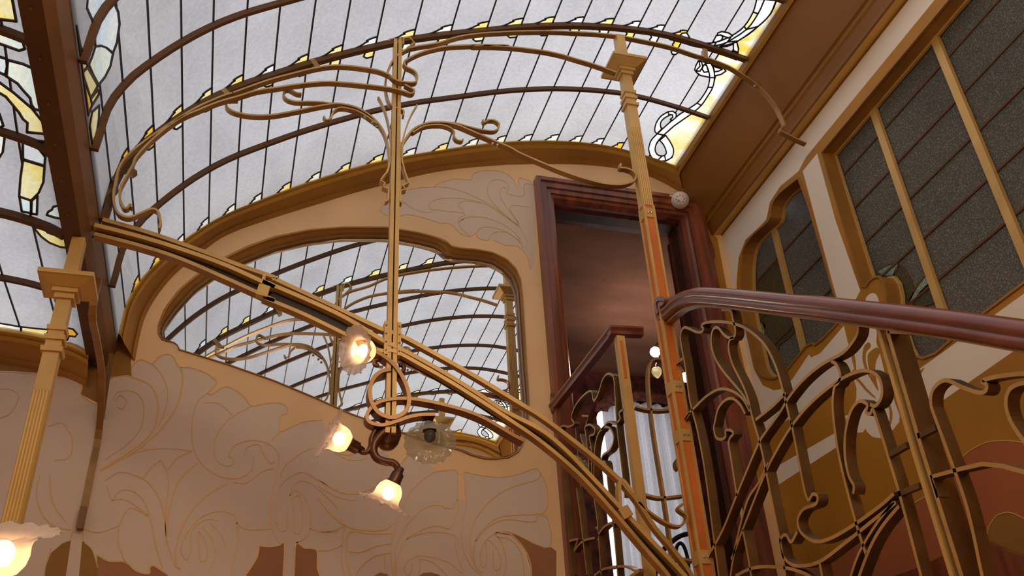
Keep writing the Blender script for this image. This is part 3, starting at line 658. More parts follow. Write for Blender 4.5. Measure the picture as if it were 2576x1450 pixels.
# cornice arch between glass and wall, both ends of the vault
def arch_trim(name, y_g, y_w, up_pts, lo_pts, flip=False):
    mb = MB(); n = 90; a = resample(up_pts, n); b = resample(lo_pts, n)
    st = [(0, 0, 0), (.05, -.35, 1), (.16, -.40, 1), (.24, -.1, 0), (.30, -.25, 1), (.36, .10, 0), (.80, .75, 0), (.86, .60, 0), (1, 1.0, 0)]
    rr = []
    for t, dy, m_ in st:
        y = y_g+(y_w-y_g)*dy; rr.append([Vector((p.x+(q.x-p.x)*t, y*S, p.z+(q.z-p.z)*t)) for p, q in zip(a, b)])
    for i in range(len(rr)-1): mb.add(rr[i]+rr[i+1], [(q, q+1, n+q+1, n+q) for q in range(n-1)], st[i][2])
    return tag(mb.build(name, ['cornice_paint', 'cornice_gold']), kind='structure')
up = [W3((x, .965, z)) for x, z in G[2:]]; lo = smooth([W3(U(1, YW, *p)) for p in TRIM_LO], 3)
arch_trim('trim_1', .965, .985, up, lo)
def fl(P, yref): return [Vector((p.x, yref, p.z)) for p in P]
arch_trim('trim_2', .010, -.010, fl(up, .01*S), fl(lo, -.01*S))
upl = [W3((x, .965, z)) for x, z in GL]
lol = [Vector((p.x, YW*S, p.z-.115)) for p in upl]
arch_trim('trim_3', .965, .985, upl, lol); arch_trim('trim_4', .010, -.010, upl, lol)

# right wall -------------------------------------------------------
XR = .64; XP = .662
big_o = rw2(RW, [(640,10),(740,340),(830,660),(850,660),(868,632),(890,616),(915,612),(938,640),(950,700),(955,800),(975,880),(1000,960),(1030,1015),(1070,1020),(1100,1000),(1130,1008),(1190,985)])
zt = big_o[0][1]; zb = .421
big_o = [(.734, .7345), (.7335, .54)]+big_o[3:]+[(.60, zb), (.08, zb), (.08, .7345)]
sm_o = rw2(RW, sm2([(522,132),(430,205),(392,265),(384,322),(365,352),(320,390),(275,440),(250,500),(243,600),(248,740),(270,860),(300,1000),(315,1060),(345,1095),(390,1108),(430,1095),(470,1060),(540,975)], 2)+[(560,950),(590,935),(600,945),(640,915),(720,830),(715,760),(640,500),(570,260)])
p_top = rw2(RD, [(1555,0),(460,1370)])
zc = .786
W_top = [(.10, zc), (.990, zc)]
white1 = [(0.02, .784), (.998, .784), (.998, .70)]+rw2(RW, [(165,680),(215,900),(305,1250),(330,1370),(400,1330),(480,1290)])+rw2(RL, [(300,665),(400,600),(500,530),(600,455),(640,330),(740,140)])
white1 = rw2(RW, [(118,430),(165,680),(215,900),(300,1250),(335,1380),(430,1330),(520,1290),(640,1200),(760,1090),(800,1060),(800,840),(820,680),(700,330),(612,8)])
# cream fields: band under the cornice, round the small window, between the windows, below
cream_top = [(.02, .7855), (.999, .7855)]+rw2(RW, [(165,680),(215,900),(300,1250),(335,1380),(430,1330),(560,1250),(700,1150),(790,1060),(740,850),(625,985),(580,1005),(570,990),(490,1110),(430,1160),(400,1165),(345,1140),(305,1065),(300,1050),(262,880),(222,740),(218,640),(228,520),(262,432),(330,368),(362,335),(370,300),(380,250),(430,172),(520,98)])+[(.765, .752), (.735, .752), (.02, .752)]
cream_mid = rw2(RW, [(540,98),(610,12),(700,340),(820,680),(790,735),(710,735),(620,400)])
RZ4 = (2080, 680, 3.297)
whip = rw2(RZ4, [(285,400),(420,400),(410,600),(440,690),(480,850),(540,1030),(605,1210),(600,1260),(520,1360),(440,1395),(380,1385),(340,1350),(320,1315),(300,1345),(260,1350),(215,1320),(200,1290),(160,1240),(150,1210),(178,1200),(225,1140),(245,1060),(246,980),(222,900),(245,850),(240,760),(228,690),(260,600)])
whip2 = rw2(RZ4, [(0,760),(60,690),(130,480),(165,590),(168,680),(185,780),(222,880),(190,860),(150,830),(110,850),(0,900)])
whip_os = [rw2(RZ4, sm2(p, 2, True)) for p in ([(365,620),(345,598),(310,630),(295,700),(300,770),(330,850),(408,975),(400,950),(350,850),(325,760),(325,690),(345,660),(360,645)],
    [(345,690),(415,640),(440,690),(415,740),(400,830),(420,960),(428,1005),(380,930),(345,800),(338,740)], [(470,1040),(520,1100),(545,1190),(535,1270),(510,1325),(502,1305),(520,1250),(515,1150),(462,1065)], [(442,1130),(470,1132),(495,1200),(490,1258),(465,1230),(450,1180)],
    [(222,890),(270,905),(330,980),(400,1050),(392,1060),(320,1000),(262,930)])]
drop = rw2(RZ4, sm2([(322,240),(345,205),(375,190),(405,198),(425,235),(430,295),(330,285)], 2, True)); nib = rw2(RZ4, [(660,865),(712,830),(718,900),(705,985)])
low_cream = rw2(RL, [(920,435),(1110,300),(1240,310),(1404,205),(1500,150),(1620,110)])
low_cream = [(.725, .393)]+rw2(RL, [(922,435)])+[(.70, .4145), (.02, .4075), (.02, .380), (.70, .3715)]+rw2(RL, [(912,540)])
band2 = rw2(RL, [(155,945),(195,930),(205,915),(500,745),(505,815),(185,1022)])
redp = rw2(RR, [(-250,1560),(100,1400),(300,1290),(430,1180),(560,1060),(700,990),(830,940),(930,882),(1065,800),(1120,710),(1180,630),(1240,565),(1300,520),(1380,480),(1450,465),(1560,462),(1700,480)])+[(.30, .28), (.0, .28), (.0, .0), (.9, .0)]
ell = rw2(RR, sm2([(1400,1190),(1405,1120),(1425,1070),(1470,1010),(1540,985),(1600,995),(1680,1035),(1760,1100),(1780,1300),(1500,1300)], 2, True))
WR = [(-.03, -.40), (1.0, -.40), (1.0, .80), (-.03, .80)]
rb3 = lambda a, b: W3((XR, a, b))
wr = painted_wall('wall_right', [('ochre_paint', WR), ('red_paint', redp), ('ochre_brown', ell), ('cream_paint', cream_top), ('cream_paint', cream_mid), ('cream_paint', whip2), ('cream_paint', whip)]+[('ochre_paint', p) for p in whip_os]+[('cream_paint', drop), ('cream_paint', nib), ('cream_paint', low_cream), ('cream_paint', band2)], rb3, None, [big_o, sm_o])
wr['kind'] = 'structure'
gl2 = MB()
def gr(r, pts, w_=.004):
    P = [p-Vector((.0015, 0, 0)) for p in on(0, XR, r, pts)]
    gl2.sweep(smooth(P, 3), (1, 0, 0), [(0, -w_/2), (0, w_/2), (.001, w_/2), (.001, -w_/2)])
gr(RR, [(830,940),(930,882),(1065,800),(1120,710),(1180,630),(1240,565),(1300,520),(1380,480),(1450,465),(1560,462),(1700,480)]); gr(RR, [(1400,1190),(1405,1120),(1425,1070),(1470,1010),(1540,985),(1600,995),(1680,1035)])
gl2.build('gold_outline', 'gold_line', wr)
# wooden skirting rising with the stair
sk = on(0, XR, RR, [(1370,1198),(1425,1195),(1620,1285),(1760,1330)]); sk0 = on(0, XR, RR, [(650,1490),(950,1385),(1180,1272),(1280,1240)])
b = MB()
sp_ = sk0+sk+[W3((XR, .40, .15)), W3((XR, .40, .02)), W3((XR, .95, .02)), W3((XR, .95, .20))]
V2, tr = arrange([[(p.y, p.z) for p in sp_]]); nv = len(V2)
b.add([(XR*S-.001, a, c) for a, c in V2]+[(XR*S-.025, a, c) for a, c in V2], [tuple(i+nv for i in f) for f, k in tr])
n = len(sp_); b.add([(XR*S-.001, p.y, p.z) for p in sp_]+[(XR*S-.025, p.y, p.z) for p in sp_], [(i, (i+1) % n, n+(i+1) % n, n+i) for i in range(n)])
tag(b.build('baseboard_right', 'mahogany'), kind='structure')

def window(name, outline, muntins, rows, ylim, zlim, decos):
    P = [W3((XR, a, c)) for a, c in outline]; Q = [W3((XP-.002, a, c)) for a, c in outline]
    root = MB(); n = len(P)
    R0 = [p+Vector((-.012, 0, 0)) for p in P]
    root.add(P+Q, [(i, (i+1) % n, n+(i+1) % n, n+i) for i in range(n)])
    root.sweep([W3((XR-.0005, a, c)) for a, c in outline], (1, 0, 0), rect(.010, .010), 0, True)
    wo = tag(root.build(name, 'cornice_paint'), kind='structure')
    f2 = MB(); f2.sweep([W3((XP-.0035, a, c)) for a, c in outline], (1, 0, 0), rect(.014, .022), 0, True)
    f2.build('window_frame', 'gilt', wo)
    ys = [ylim[0]]+sorted(muntins)+[ylim[1]]; zs = [zlim[0]]+sorted(rows)+[zlim[1]]
    for y in muntins:
        m_ = MB(); m_.box(((XP-.0055)*S, (y-.0048)*S, zlim[0]*S+CZ), ((XP-.0012)*S, (y+.0048)*S, zlim[1]*S+CZ)); m_.build('muntin', 'gilt', wo)
    for z in rows:
        m_ = MB(); m_.box(((XP-.0015)*S, ylim[0]*S, z*S+CZ-.005), ((XP-.0002)*S, ylim[1]*S, z*S+CZ+.005)); m_.build('came', 'rib_paint', wo)
    for i in range(len(ys)-1):
        for j in range(len(zs)-1):
            m_ = MB(); m_.box((XP*S, ys[i]*S+.002, zs[j]*S+CZ+.002), (XP*S+.008, ys[i+1]*S-.002, zs[j+1]*S+CZ-.002)); m_.build('glass_pane', 'window_dark', wo)
    for m__, pts in decos:
        q = sm2([(float(p[1]), float(p[2])) for p in [U(0, XP-.0004, *t) for t in T(RW, pts)]], 2, True); V2, tr = arrange([q]); nv = len(V2)
        m_ = MB(); m_.add([W3((XP-.0006, a, c)) for a, c in V2], [f for f, k in tr])
        m_.sweep([W3((XP-.0006, a, c)) for a, c in q], (1, 0, 0), rect(.004, .007), 1, True); m_.build('stained_glass', [m__, 'rib_paint'], wo)
    return wo
window('window_1', big_o, [.654, .542, .430, .318, .206], [.703, .652, .602, .550, .498], (.07, .745), (.41, .745),
    [('window_blue', [(900,590),(940,560),(985,548),(1010,555),(985,600),(960,610)]), ('window_olive', [(1010,555),(1040,580),(1070,640),(1080,690),(1050,740),(1030,770),(1010,740),(985,640),(985,600)]),
     ('window_blue', [(1150,600),(1165,640),(1110,690),(1075,750),(1060,780),(1048,760),(1075,700),(1110,640)]), ('window_olive', [(1165,645),(1200,720),(1140,750),(1090,775),(1075,760),(1110,695)])])
window('window_2', sm_o, [.887], [.691, .6365, .5875], (.765, .985), (.50, .76),
    [('window_olive', [(440,520),(380,570),(320,640),(300,690),(330,800),(380,930),(415,985),(430,940),(520,860),(505,720),(470,600)]), ('window_blue', [(300,650),(318,655),(312,700),(300,700)]), ('window_blue', [(330,850),(345,828),(362,850),(355,900),(340,880)])])

# right soffit and cornice from the glass edge down to the wall
pf = [U(1, .965, *p) for p in [(1697,434)]]
xe, ze = G[-1]
prof_ = [(xe, ze+.004), (xe+.002, ze-.010), (xe+.007, ze-.011), (xe+.008, ze-.006), (.612, .838), (.614, .832), (.617, .830), (.627, .813), (.630, .811), (.631, .806), (.634, .797), (.637, .795), (.638, .787), (.6395, .786)]
def pt(px, py, y): q = U(1, y, px, py); return (float(q[0]), float(q[2]))
g1 = pt(1772, 565, .985); g2 = pt(1790, 591, .985); g3 = pt(1803, 606, .985)
prof_ = [(xe, ze+.004), (xe+.001, ze-.009), (xe+.006, ze-.010), (xe+.008, ze-.007), (g1[0]-.004, g1[1]+.006), (g1[0]-.001, g1[1]+.004), (g1[0]-.0005, g1[1]), (g1[0]+.002, g1[1]), (g2[0]-.002, g2[1]+.004), (g2[0]-.001, g2[1]-.001), (g2[0]+.002, g2[1]-.001), (.6395, .7875), (.6395, .785)]
mb = MB()
for i in range(len(prof_)-1):
    (a, b_), (c, d_) = prof_[i], prof_[i+1]
    mb.add([W3((a, -.03, b_)), W3((c, -.03, d_)), W3((c, .99, d_)), W3((a, .99, b_))], [(0, 1, 2, 3)], 1 if i in (1, 2, 6, 10) else 0)
tag(mb.build('trim_5', ['soffit_paint', 'cornice_gold']), kind='structure')
# hidden shell: outer walls, floor, ceiling edges so that daylight enters only through glass
def sheet(name, pts, m_):
    o = mesh(name, [W3(p) for p in pts], [tuple(range(len(pts)))], m_); o['kind'] = 'structure'; return o
sheet('wall_left', [(-.472, -.03, -.40), (-.472, .99, -.40), (-.472, .99, .56), (-.472, -.03, .56)], 'tan_paint')
fw = painted_wall('wall_front', [('tan_paint', WB), ('leaf_paint', lf2), ('leaf_paint', leaf)], lambda a, b: W3((a, -.030, b)))
fw['kind'] = 'structure'
tag(arch_trim('trim_6', -.010, -.030, lo, lo), kind='structure')
fl_ = MB(); fl_.box((-2.1, -.3, -.12), (3.4, 6.6, 0)); tag(fl_.build('floor', 'floor_wood'), kind='structure')
# cap over arches between glass end and walls
mb = MB()
for y0, y1 in ((.965, .99), (-.032, .010)):
    for g_ in (G, GL):
        P = [W3((x, y0, z+.002)) for x, z in g_]; Q = [W3((x, y1, z+.002)) for x, z in g_]
        n = len(P); mb.add(P+Q, [(i, i+1, n+i+1, n+i) for i in range(n-1)])
mb.add([W3((xe, -.03, ze+.004)), W3((xe, .99, ze+.004)), W3((.70, .99, ze+.004)), W3((.70, -.03, ze+.004))], [(0, 1, 2, 3)])
mb.add([W3((-.47, -.03, .466)), W3((-.47, .99, .466)), W3((-.50, .99, .466)), W3((-.50, -.03, .466))], [(0, 1, 2, 3)])
tag(mb.build('ceiling', 'soffit_paint'), kind='structure')
# brick box behind the right wall keeps the window niches dark
mb = MB(); mb.add([W3((.70, y, z)) for y, z in ((-.03, -.4), (1.0, -.4), (1.0, .93), (-.03, .93))], [(0, 1, 2, 3)])
tag(mb.build('wall_outer', 'plaster_white'), kind='structure')

# valley beam between the two vaults
bmr = thing('valley_beam', 'dark brown riveted valley beam between the two skylights', 'beam', W3((-.155, .5, .5)))
mb = MB(); mb.box((-.1685*S, -.02*S, .495*S+CZ), (-.1535*S, .985*S, .505*S+CZ)); mb.build('bottom_flange', 'beam_brown', bmr)
mb = MB(); mb.add([W3((x, y, z)) for y in (-.02, .985) for x, z in ((-.1535, .495), (-.1475, .503), (-.1428, .5190), (-.1480, .524), (-.1535, .505))], [(0,1,6,5),(1,2,7,6),(2,3,8,7),(3,4,9,8),(4,0,5,9)])
mb.build('side_plate', 'beam_side', bmr)
mb = MB(); mb.box((-.1665*S, -.02*S, .505*S+CZ), (-.148*S, .985*S, .530*S+CZ)); mb.build('web_plate', 'beam_brown', bmr)
for y in np.arange(.3, .98, .045):
    mb = MB(); ball(mb, W3((-.161, y, .4948)), .005, 8); mb.build('rivet', 'beam_side', bmr)

# ================================================================= COLUMNS
def column(xc, yc, zcap, label, ztop, zbot, red_from):
    t = thing('iron_column', label, 'column', W3((xc, yc, zbot)))
    c = (xc*S, yc*S); Z = lambda z: z*S+CZ; a = .0062*S
    mb = MB(); mb.frustum(c, Z(zcap+.004), (a*.95, a*.95), Z(ztop), (a*.85, a*.85)); mb.build('neck', 'gilt', t)
    mb = MB(); h = .0215*S
    mb.frustum(c, Z(zcap), (h, h), Z(zcap+.004), (h, h)); mb.frustum(c, Z(zcap-.006), (h*.52, h*.52), Z(zcap), (h*.95, h*.95))
    mb.frustum(c, Z(zcap-.010), (h*.46, h*.46), Z(zcap-.006), (h*.46, h*.46)); mb.frustum(c, Z(zcap-.015), (h*.36, h*.36), Z(zcap-.010), (h*.36, h*.36))
    mb.build('capital', 'gilt', t)
    mb = MB(); mb.frustum(c, Z(zcap-.040), (a*.95, a*.95), Z(zcap-.015), (a*.90, a*.90)); mb.frustum(c, Z(zcap-.10), (a, a), Z(zcap-.040), (a*.95, a*.95))
    mb.build('shaft', 'gilt', t)
    mb = MB()
    for k, dz in enumerate((.041, .050, .061)):
        mb.frustum(c, Z(zcap-dz-.004), (a*(1.16+.06*k), a*(1.16+.06*k)), Z(zcap-dz), (a*(1.22+.06*k), a*(1.22+.06*k)))
    mb.build('ring_moulding', 'gilt', t)
    # fluted part: grooved faces
    mb = MB(); z0, z1 = Z(red_from), Z(zcap-.10); n = 5; hw = a*1.03
    pr = []
    for fc in range(4):
        for k in range(n*2+1):
            u = -1+2*k/(n*2+1)*1.0; dp = hw if (k % 2 == 0) else hw*.90
            q = (u+1.0/(n*2+1))*hw
            e_ = {0: (q, -dp), 1: (dp, q), 2: (-q, dp), 3: (-dp, -q)}[fc]; pr.append(e_)
    V = [(c[0]+x, c[1]+y, z) for z in (z0, z1) for x, y in pr]; k = len(pr)
    mb.add(V, [(i, (i+1) % k, k+(i+1) % k, k+i) for i in range(k)]+[tuple(range(k)), tuple(range(k, 2*k))]); mb.build('fluting', 'gilt', t)
    # panelled part: red infill between gilt corner strips
    mb = MB(); mb.box((c[0]-hw*.86, c[1]-hw*.86, Z(zbot)), (c[0]+hw*.86, c[1]+hw*.86, z0)); tag(mb.build('infill', 'column_red', t), 'orange-red panel strip')
    for i in (-1, 1):
        for j in (-1, 1):
            mb = MB(); x = c[0]+i*hw*.86; y = c[1]+j*hw*.86; q = hw*.20
            mb.box((x-q, y-q, Z(zbot)), (x+q, y+q, z0)); mb.build('corner_strip', 'gilt', t)
    for zz in (red_from-.005, .402, .352, .238):
        if zz > red_from: continue
        mb = MB(); mb.box((c[0]-hw*1.08, c[1]-hw*1.08, Z(zz-.012)), (c[0]+hw*1.08, c[1]+hw*1.08, Z(zz))); pl_ = mb.build('plate', 'gilt', t)
        for i, j in ((-.3, 0), (.3, 0)):
            mb = MB(); ball(mb, (c[0]+i*hw, c[1]-hw*1.1, Z(zz-.006)), .006, 8); mb.build('bolt', 'screw', pl_)
    return t
ZF = -CZ/S
column(.3945, .740, .826, 'tall square gilt column with red panels beside the doorway', .880, ZF+.001, .615)
column(.3945, .225, .826, 'gilt column seen only in the mirror, farther from the mirror wall', .880, ZF+.001, .615)
column(-.1555, .742, .446, 'gilt fluted column at far left under the dark valley beam', .4945, ZF+.001, .235)

# ================================================================= IRONWORK IN THE PLANE OF THE GREAT RIB
YI = .74; NY = (0, 1, 0)
post = thing('hanging_post', 'gilt hanging post with whiplash scrolls beneath the great skylight rib', 'ironwork', W3((.119, YI, .41)))
def band(r, pts, w=.026, t=.0075, y=YI, m_='bronze_paint', name='scroll', par=None, n=4):
    if r == 'mix': P = [W3(U(1, y, *p)) for p in pts]
    else: P = on(1, y, r, pts)
    return bar(name, P, NY, w, t, m_, par or post, 0, False, n)
xp = .1192
for dx in (-.0026, .0026):
    mb = MB(); mb.box(((xp+dx-.0019)*S, (YI-.004)*S, .330*S+CZ), ((xp+dx+.0019)*S, (YI+.004)*S, .808*S+CZ)); mb.build('post_bar', 'gilt', post)
mb = MB(); mb.box(((xp-.002)*S, (YI+.001)*S, .335*S+CZ), ((xp+.002)*S, (YI+.003)*S, .803*S+CZ)); mb.build('post_web', 'black_metal', post)
band(RP, [(352,85),(360,72),(428,62),(432,110)], .030, .010, name='bracket', m_='bronze_paint', n=1)
band(RP, [(462,110),(466,62),(510,58),(548,100),(492,142)], .030, .009, name='bracket', m_='bronze_paint', n=1)
# lower arch band on the right, swinging round the post in a spiral
arc = T(RP, [(465,650),(462,610),(400,585),(360,555),(335,480),(330,400),(350,300),(400,210),(480,150),(560,125)])
arc += T(RC, [(0,325),(150,280),(300,257),(450,247),(600,240),(900,240),(1250,262),(1500,305),(1700,350),(1880,410)])+T(R1, [(500,485),(650,540),(750,590),(900,690),(1000,780),(1080,880),(1130,970),(1158,1040),(1150,1055),(1125,1075),(1135,1100),(1200,1135)])+T(RD, [(900,795),(965,825)])
band('mix', arc, .026, .008)
band('mix', T(RE, [(955,210)])+[] if 0 else T(RY, [(680,640),(650,600),(615,645),(560,650),(510,560),(490,450),(510,330),(560,230),(640,90),(690,0)])+T(RA, [(1000,1150),(1130,1015),(1300,885),(1450,815),(1600,755),(1740,715),(1870,675),(2030,650)])+T(RB, [(750,625),(950,610),(1200,630),(1400,655),(1480,675),(1545,695),(1568,670),(1500,630)]), .026, .008, YI-.0078)
band('mix', T(RY, [(1090,960),(1112,850),(1090,740),(1040,675),(950,670),(800,735),(650,790),(530,770),(450,700),(405,560),(400,420),(420,300)])+T(RA, [(870,1240),(930,1150),(1060,1040),(1250,910),(1430,800),(1620,715),(1700,690)])+T(RB, [(250,690),(500,600),(700,545),(870,505),(1000,490),(1150,500),(1300,525),(1380,555)])+T(RP, [(370,350),(400,375),(450,392),(555,395),(568,340),(540,305),(490,280),(470,250),(490,225),(600,170),(750,130),(900,117),(1100,112),(1269,120)])+T(RC, [(250,347),(500,352),(750,380),(900,410),(1000,440),(1150,485),(1300,540)]), .026, .008, YI-.0078)
band(RB, [(285,735),(205,738),(198,770),(215,805),(280,835),(400,855),(550,850),(750,812),(900,782),(1020,770),(1150,800),(1260,865),(1340,960),(1380,1080),(1390,1200),(1365,1280)], .026, .008)
band(RB, [(748,695),(710,690),(650,660),(618,685),(630,725),(700,752),(850,755),(1000,768),(1100,780),(1200,815)], .024, .007)
band(RB, [(910,860),(930,885),(962,872),(980,825),(1030,797),(1120,810),(1200,845),(1300,915)], .024, .007)
band('mix', T(RP, [(452,960),(458,880),(485,820),(540,755),(620,715),(720,700),(850,715),(1000,775),(1150,840),(1269,890)])+T(RC, [(600,1130),(760,1200),(900,1258),(1050,1310),(1200,1350),(1330,1360),(1420,1335),(1443,1295),(1420,1260),(1370,1240),(1330,1235),(1332,1205)]), .028, .008)
band(RP, [(700,702),(850,705),(950,730),(1050,755),(1140,765),(1180,750),(1192,715),(1160,685),(1110,682),(1078,700),(1068,680)], .024, .007)
band(RP, [(535,778),(620,730),(730,718),(810,735),(850,770),(850,805),(870,832),(905,840),(918,828)], .024, .007)
band(RP, [(275,505),(305,560),(335,640),(360,750),(375,860),(380,960)], .018, .007, name='spike'); band(RP, [(570,562),(520,650),(480,760),(460,850),(452,960)], .018, .006, name='spike')
band(RP, [(362,900),(362,1000),(345,1075),(315,1110),(290,1145),(325,1165),(310,1192),(350,1212),(350,1290),(330,1305)], .030, .006, m_='gilt', name='leaf_ornament', n=1)
band(RP, [(452,920),(455,1000),(475,1080),(490,1120),(503,1160),(460,1185),(480,1215),(442,1222),(440,1300),(450,1315)], .030, .006, m_='gilt', name='leaf_ornament', n=1)
band(RP, [(382,850),(380,1000),(378,1300)], .020, .008, m_='gilt', name='post_strap', n=1); band(RP, [(446,850),(440,1000),(432,1300)], .020, .008, m_='gilt', name='post_strap', n=1)
for r, p0, p1 in ((RB, (175,665), (245,735)), (RB, (820,445), (865,500)), (RE, (945,-60), (985,-30)), (R1, (500,420), (505,500)), (R1, (925,690), (955,720))):
    a, b_ = on(1, YI, r, [p0, p1]); bar('spacer', [a, b_], NY, .028, .022, 'bronze_paint', post, 0, False, 1)
for r, p in ((RB,(1215,855)),(RB,(1270,895)),(RB,(1300,925)),(RC,(405,1050)),(RC,(440,1060)),(R1,(920,715))):
    a = W3(U(1, YI-.0035, *T(r, [p])[0])); mb = MB(); ball(mb, a, .008, 8); mb.build('rivet', 'screw', post)
# riveted lattice piece where the scrolls leave the valley beam
band(RY, [(140,560),(190,430),(260,300),(330,230),(400,210),(470,240)], .030, .022, m_='bronze_dark', name='gusset')
band(RY, [(180,640),(230,520),(300,440),(400,380),(440,330)], .030, .016, m_='bronze_dark', name='gusset')

# diagonal arched tie beam
tie = thing('arched_tie_beam', 'double bronze tie beam curving down across the mirror from upper left', 'beam', W3((.12, YI, .41)))
def tb(pts, w, t, m_, name, y=YI): return bar(name, [W3(U(1, y, *p)) for p in pts], NY, w, t, m_, tie, 0, False, 4)
t_up = T(RY, [(170,820),(700,920)])+T(RE, [(750,310),(1100,410),(1500,555),(1750,640),(2000,730)])+T(RFm, [(1000,455),(1400,640),(1760,815)])+T(RG, [(740,860),(1000,1000),(1300,1170),(1700,1420)])+T(RK, [(160,580),(400,770),(560,910),(660,1010)])+T(RX, [(700,860),(850,1060),(1000,1240),(1130,1420)])
t_up = T(RE, [(750,310),(1100,410),(1500,550),(1750,645),(2000,732)])+T(RFm, [(1000,458),(1400,645),(1760,815)])+T(RG, [(740,862),(1000,1000),(1300,1170)])+T(RK, [(0,480),(160,580),(400,765),(560,905)])+T(RX, [(640,760),(720,860),(850,1060),(1000,1240),(1130,1420)])+[(1760, 1500)]
t_mu = T(RE, [(690,355),(1000,435),(1300,525),(1650,650),(2000,810)])+T(RFm, [(900,475),(1200,600),(1500,740),(1780,910)])+T(RG, [(700,945),(900,1050),(1100,1165),(1300,1290),(1500,1420)])+T(RK, [(130,640),(270,755),(400,890),(560,1060),(700,1210),(900,1420)])+[(1740, 1480)]
t_ml = T(RE, [(690,420),(1000,500),(1300,595),(1650,745),(2000,905)])+T(RFm, [(900,590),(1200,740),(1500,870),(1700,970),(1790,1020)])+T(RJ, [(590,130),(720,210),(880,310),(1050,410),(1250,550),(1450,710),(1692,890)])+T(RK, [(270,830),(400,950),(560,1130),(700,1300),(830,1450)])+[(1690, 1480)]
tb(t_up, .026, .016, 'bronze_paint', 'upper_rail'); tb(t_mu, .036, .016, 'gilt', 'upper_flange')
t_m2 = T(RE, [(690,420),(1000,500),(1300,595),(1650,745),(2000,905)])+T(RFm, [(900,590),(1200,715),(1500,860),(1740,975)])+T(RG, [(700,985),(900,1090),(1100,1205),(1300,1330),(1500,1460)])+T(RK, [(110,690),(270,820),(400,945),(560,1125),(700,1290),(830,1440)])+[(1690, 1480)]
tb(t_m2, .036, .014, 'bronze_paint', 'lower_flange')
def mid(A, B): 
    a = resample([Vector((*p, 0)) for p in A], 60); b_ = resample([Vector((*p, 0)) for p in B], 60); return [((p.x+q.x)/2, (p.y+q.y)/2) for p, q in zip(a, b_)]
mb = MB(); mb.sweep([W3(U(1, YI+.003, *p)) for p in mid(t_mu, t_m2)], NY, rect(.004, .052)); mb.build('web', 'black_metal', tie)
# thin lower strap right of the post
tb(T(RFm, [(1080,1060)]) if 0 else T(RCh, [(610,290),(700,330),(800,370),(1000,460),(1231,590)])+T(RJ, [(1000,460),(1240,590),(1450,740),(1692,905)]), .020, .006, 'bronze_paint', 'strap') if 0 else None
for y, r, pts in ((YI, RFm, [(905,465),(920,425),(985,445),(970,460)]), (YI, RX, [(570,880),(565,720),(590,680),(680,790)])):
    tb(T(r, pts), .030, .012, 'gilt', 'clip')
for r, a, b_ in ((RFm, (915,500), (890,575)), (RX, (590,900), (640,980))):
    P = [W3(U(1, YI-.003, *p)) for p in T(r, [a, b_])]; bar('plate', P, NY, .03, .040, 'gilt', tie, 0, False, 1)
for dx in (-.0060, .0060):
    mb = MB(); mb.box(((xp+dx-.0016)*S, (YI-.006)*S, .404*S+CZ), ((xp+dx+.0016)*S, (YI+.006)*S, .438*S+CZ)); ck_ = mb.build('cheek_plate', 'gilt', tie)
    for k in range(4):
        mb = MB(); ball(mb, W3((xp+dx, YI-.0062, .408+.0085*k)), .004, 8); mb.build('rivet', 'screw', ck_)
tb(T(RX, [(720,860),(800,930),(900,1000),(990,1045),(1060,1050),(1110,1000),(1105,960),(1070,935),(1045,910),(1060,885),(1080,875)]), .026, .008, 'bronze_paint', 'scroll')

# wall strap below the beam
stp = thing('wall_strap', 'curved bronze strap from the valley beam down to the painted wall', 'bracket', W3((-.1445, .97, .35)))
P = [W3((-.1445, .800, .493))]+[W3(U(0, -.1445, *p)) for p in [(232,790),(244,860),(256,950),(250,1080),(237,1180),(224,1240)]]
P = [Vector((p.x, min(p.y, .9835*S), p.z)) for p in P]+[W3((-.1445, .9835, .340)), W3((-.1445, .9835, .322))]
bar('strap', P, (1, 0, 0), .026, .010, 'bronze_paint', stp)
P = [W3((-.1445, .960, .50)), W3((-.1445, .972, .46)), W3((-.1445, .983, .435))]; bar('brace', P, (1, 0, 0), .018, .014, 'bronze_dark', stp, .0)
mb = MB(); mb.box((-.1475*S, .9765*S, .316*S+CZ), (-.1415*S, .9848*S, .338*S+CZ)); mb.build('foot', 'bronze_dark', stp)

# ================================================================= STAIR BALUSTRADE
XS = .3965; NX = (1, 0, 0)
bal = thing('stair_balustrade', 'bronze whiplash stair balustrade with polished mahogany handrail, lower right', 'balustrade', W3((XS, .45, -.05)))
hr = [W3(U(0, XS, *p)) for p in T(RZ, [(95,330),(125,350),(160,330),(230,262),(300,215),(380,190),(480,180),(800,205),(1305,262)])+T(RL, [(400,150),(800,200),(1100,240),(1404,288)])]
ext = hr[-1]+(hr[-1]-hr[-3])*0.9; hr.append(ext); hr.append(ext+(hr[-2]-hr[-3])*2.2)
sc_ = .035
hp = [(-.74, 0), (-.93, .12), (-1, .42), (-.90, .74), (-.62, .98), (-.25, 1.10), (.25, 1.10), (.62, .98), (.90, .74), (1, .42), (.93, .12), (.74, 0), (.90, -.10), (.95, -.40), (.78, -.70), (.40, -.84), (-.40, -.84), (-.78, -.70), (-.95, -.40), (-.90, -.10)]
mb = MB(); path = smooth(hr, 5)
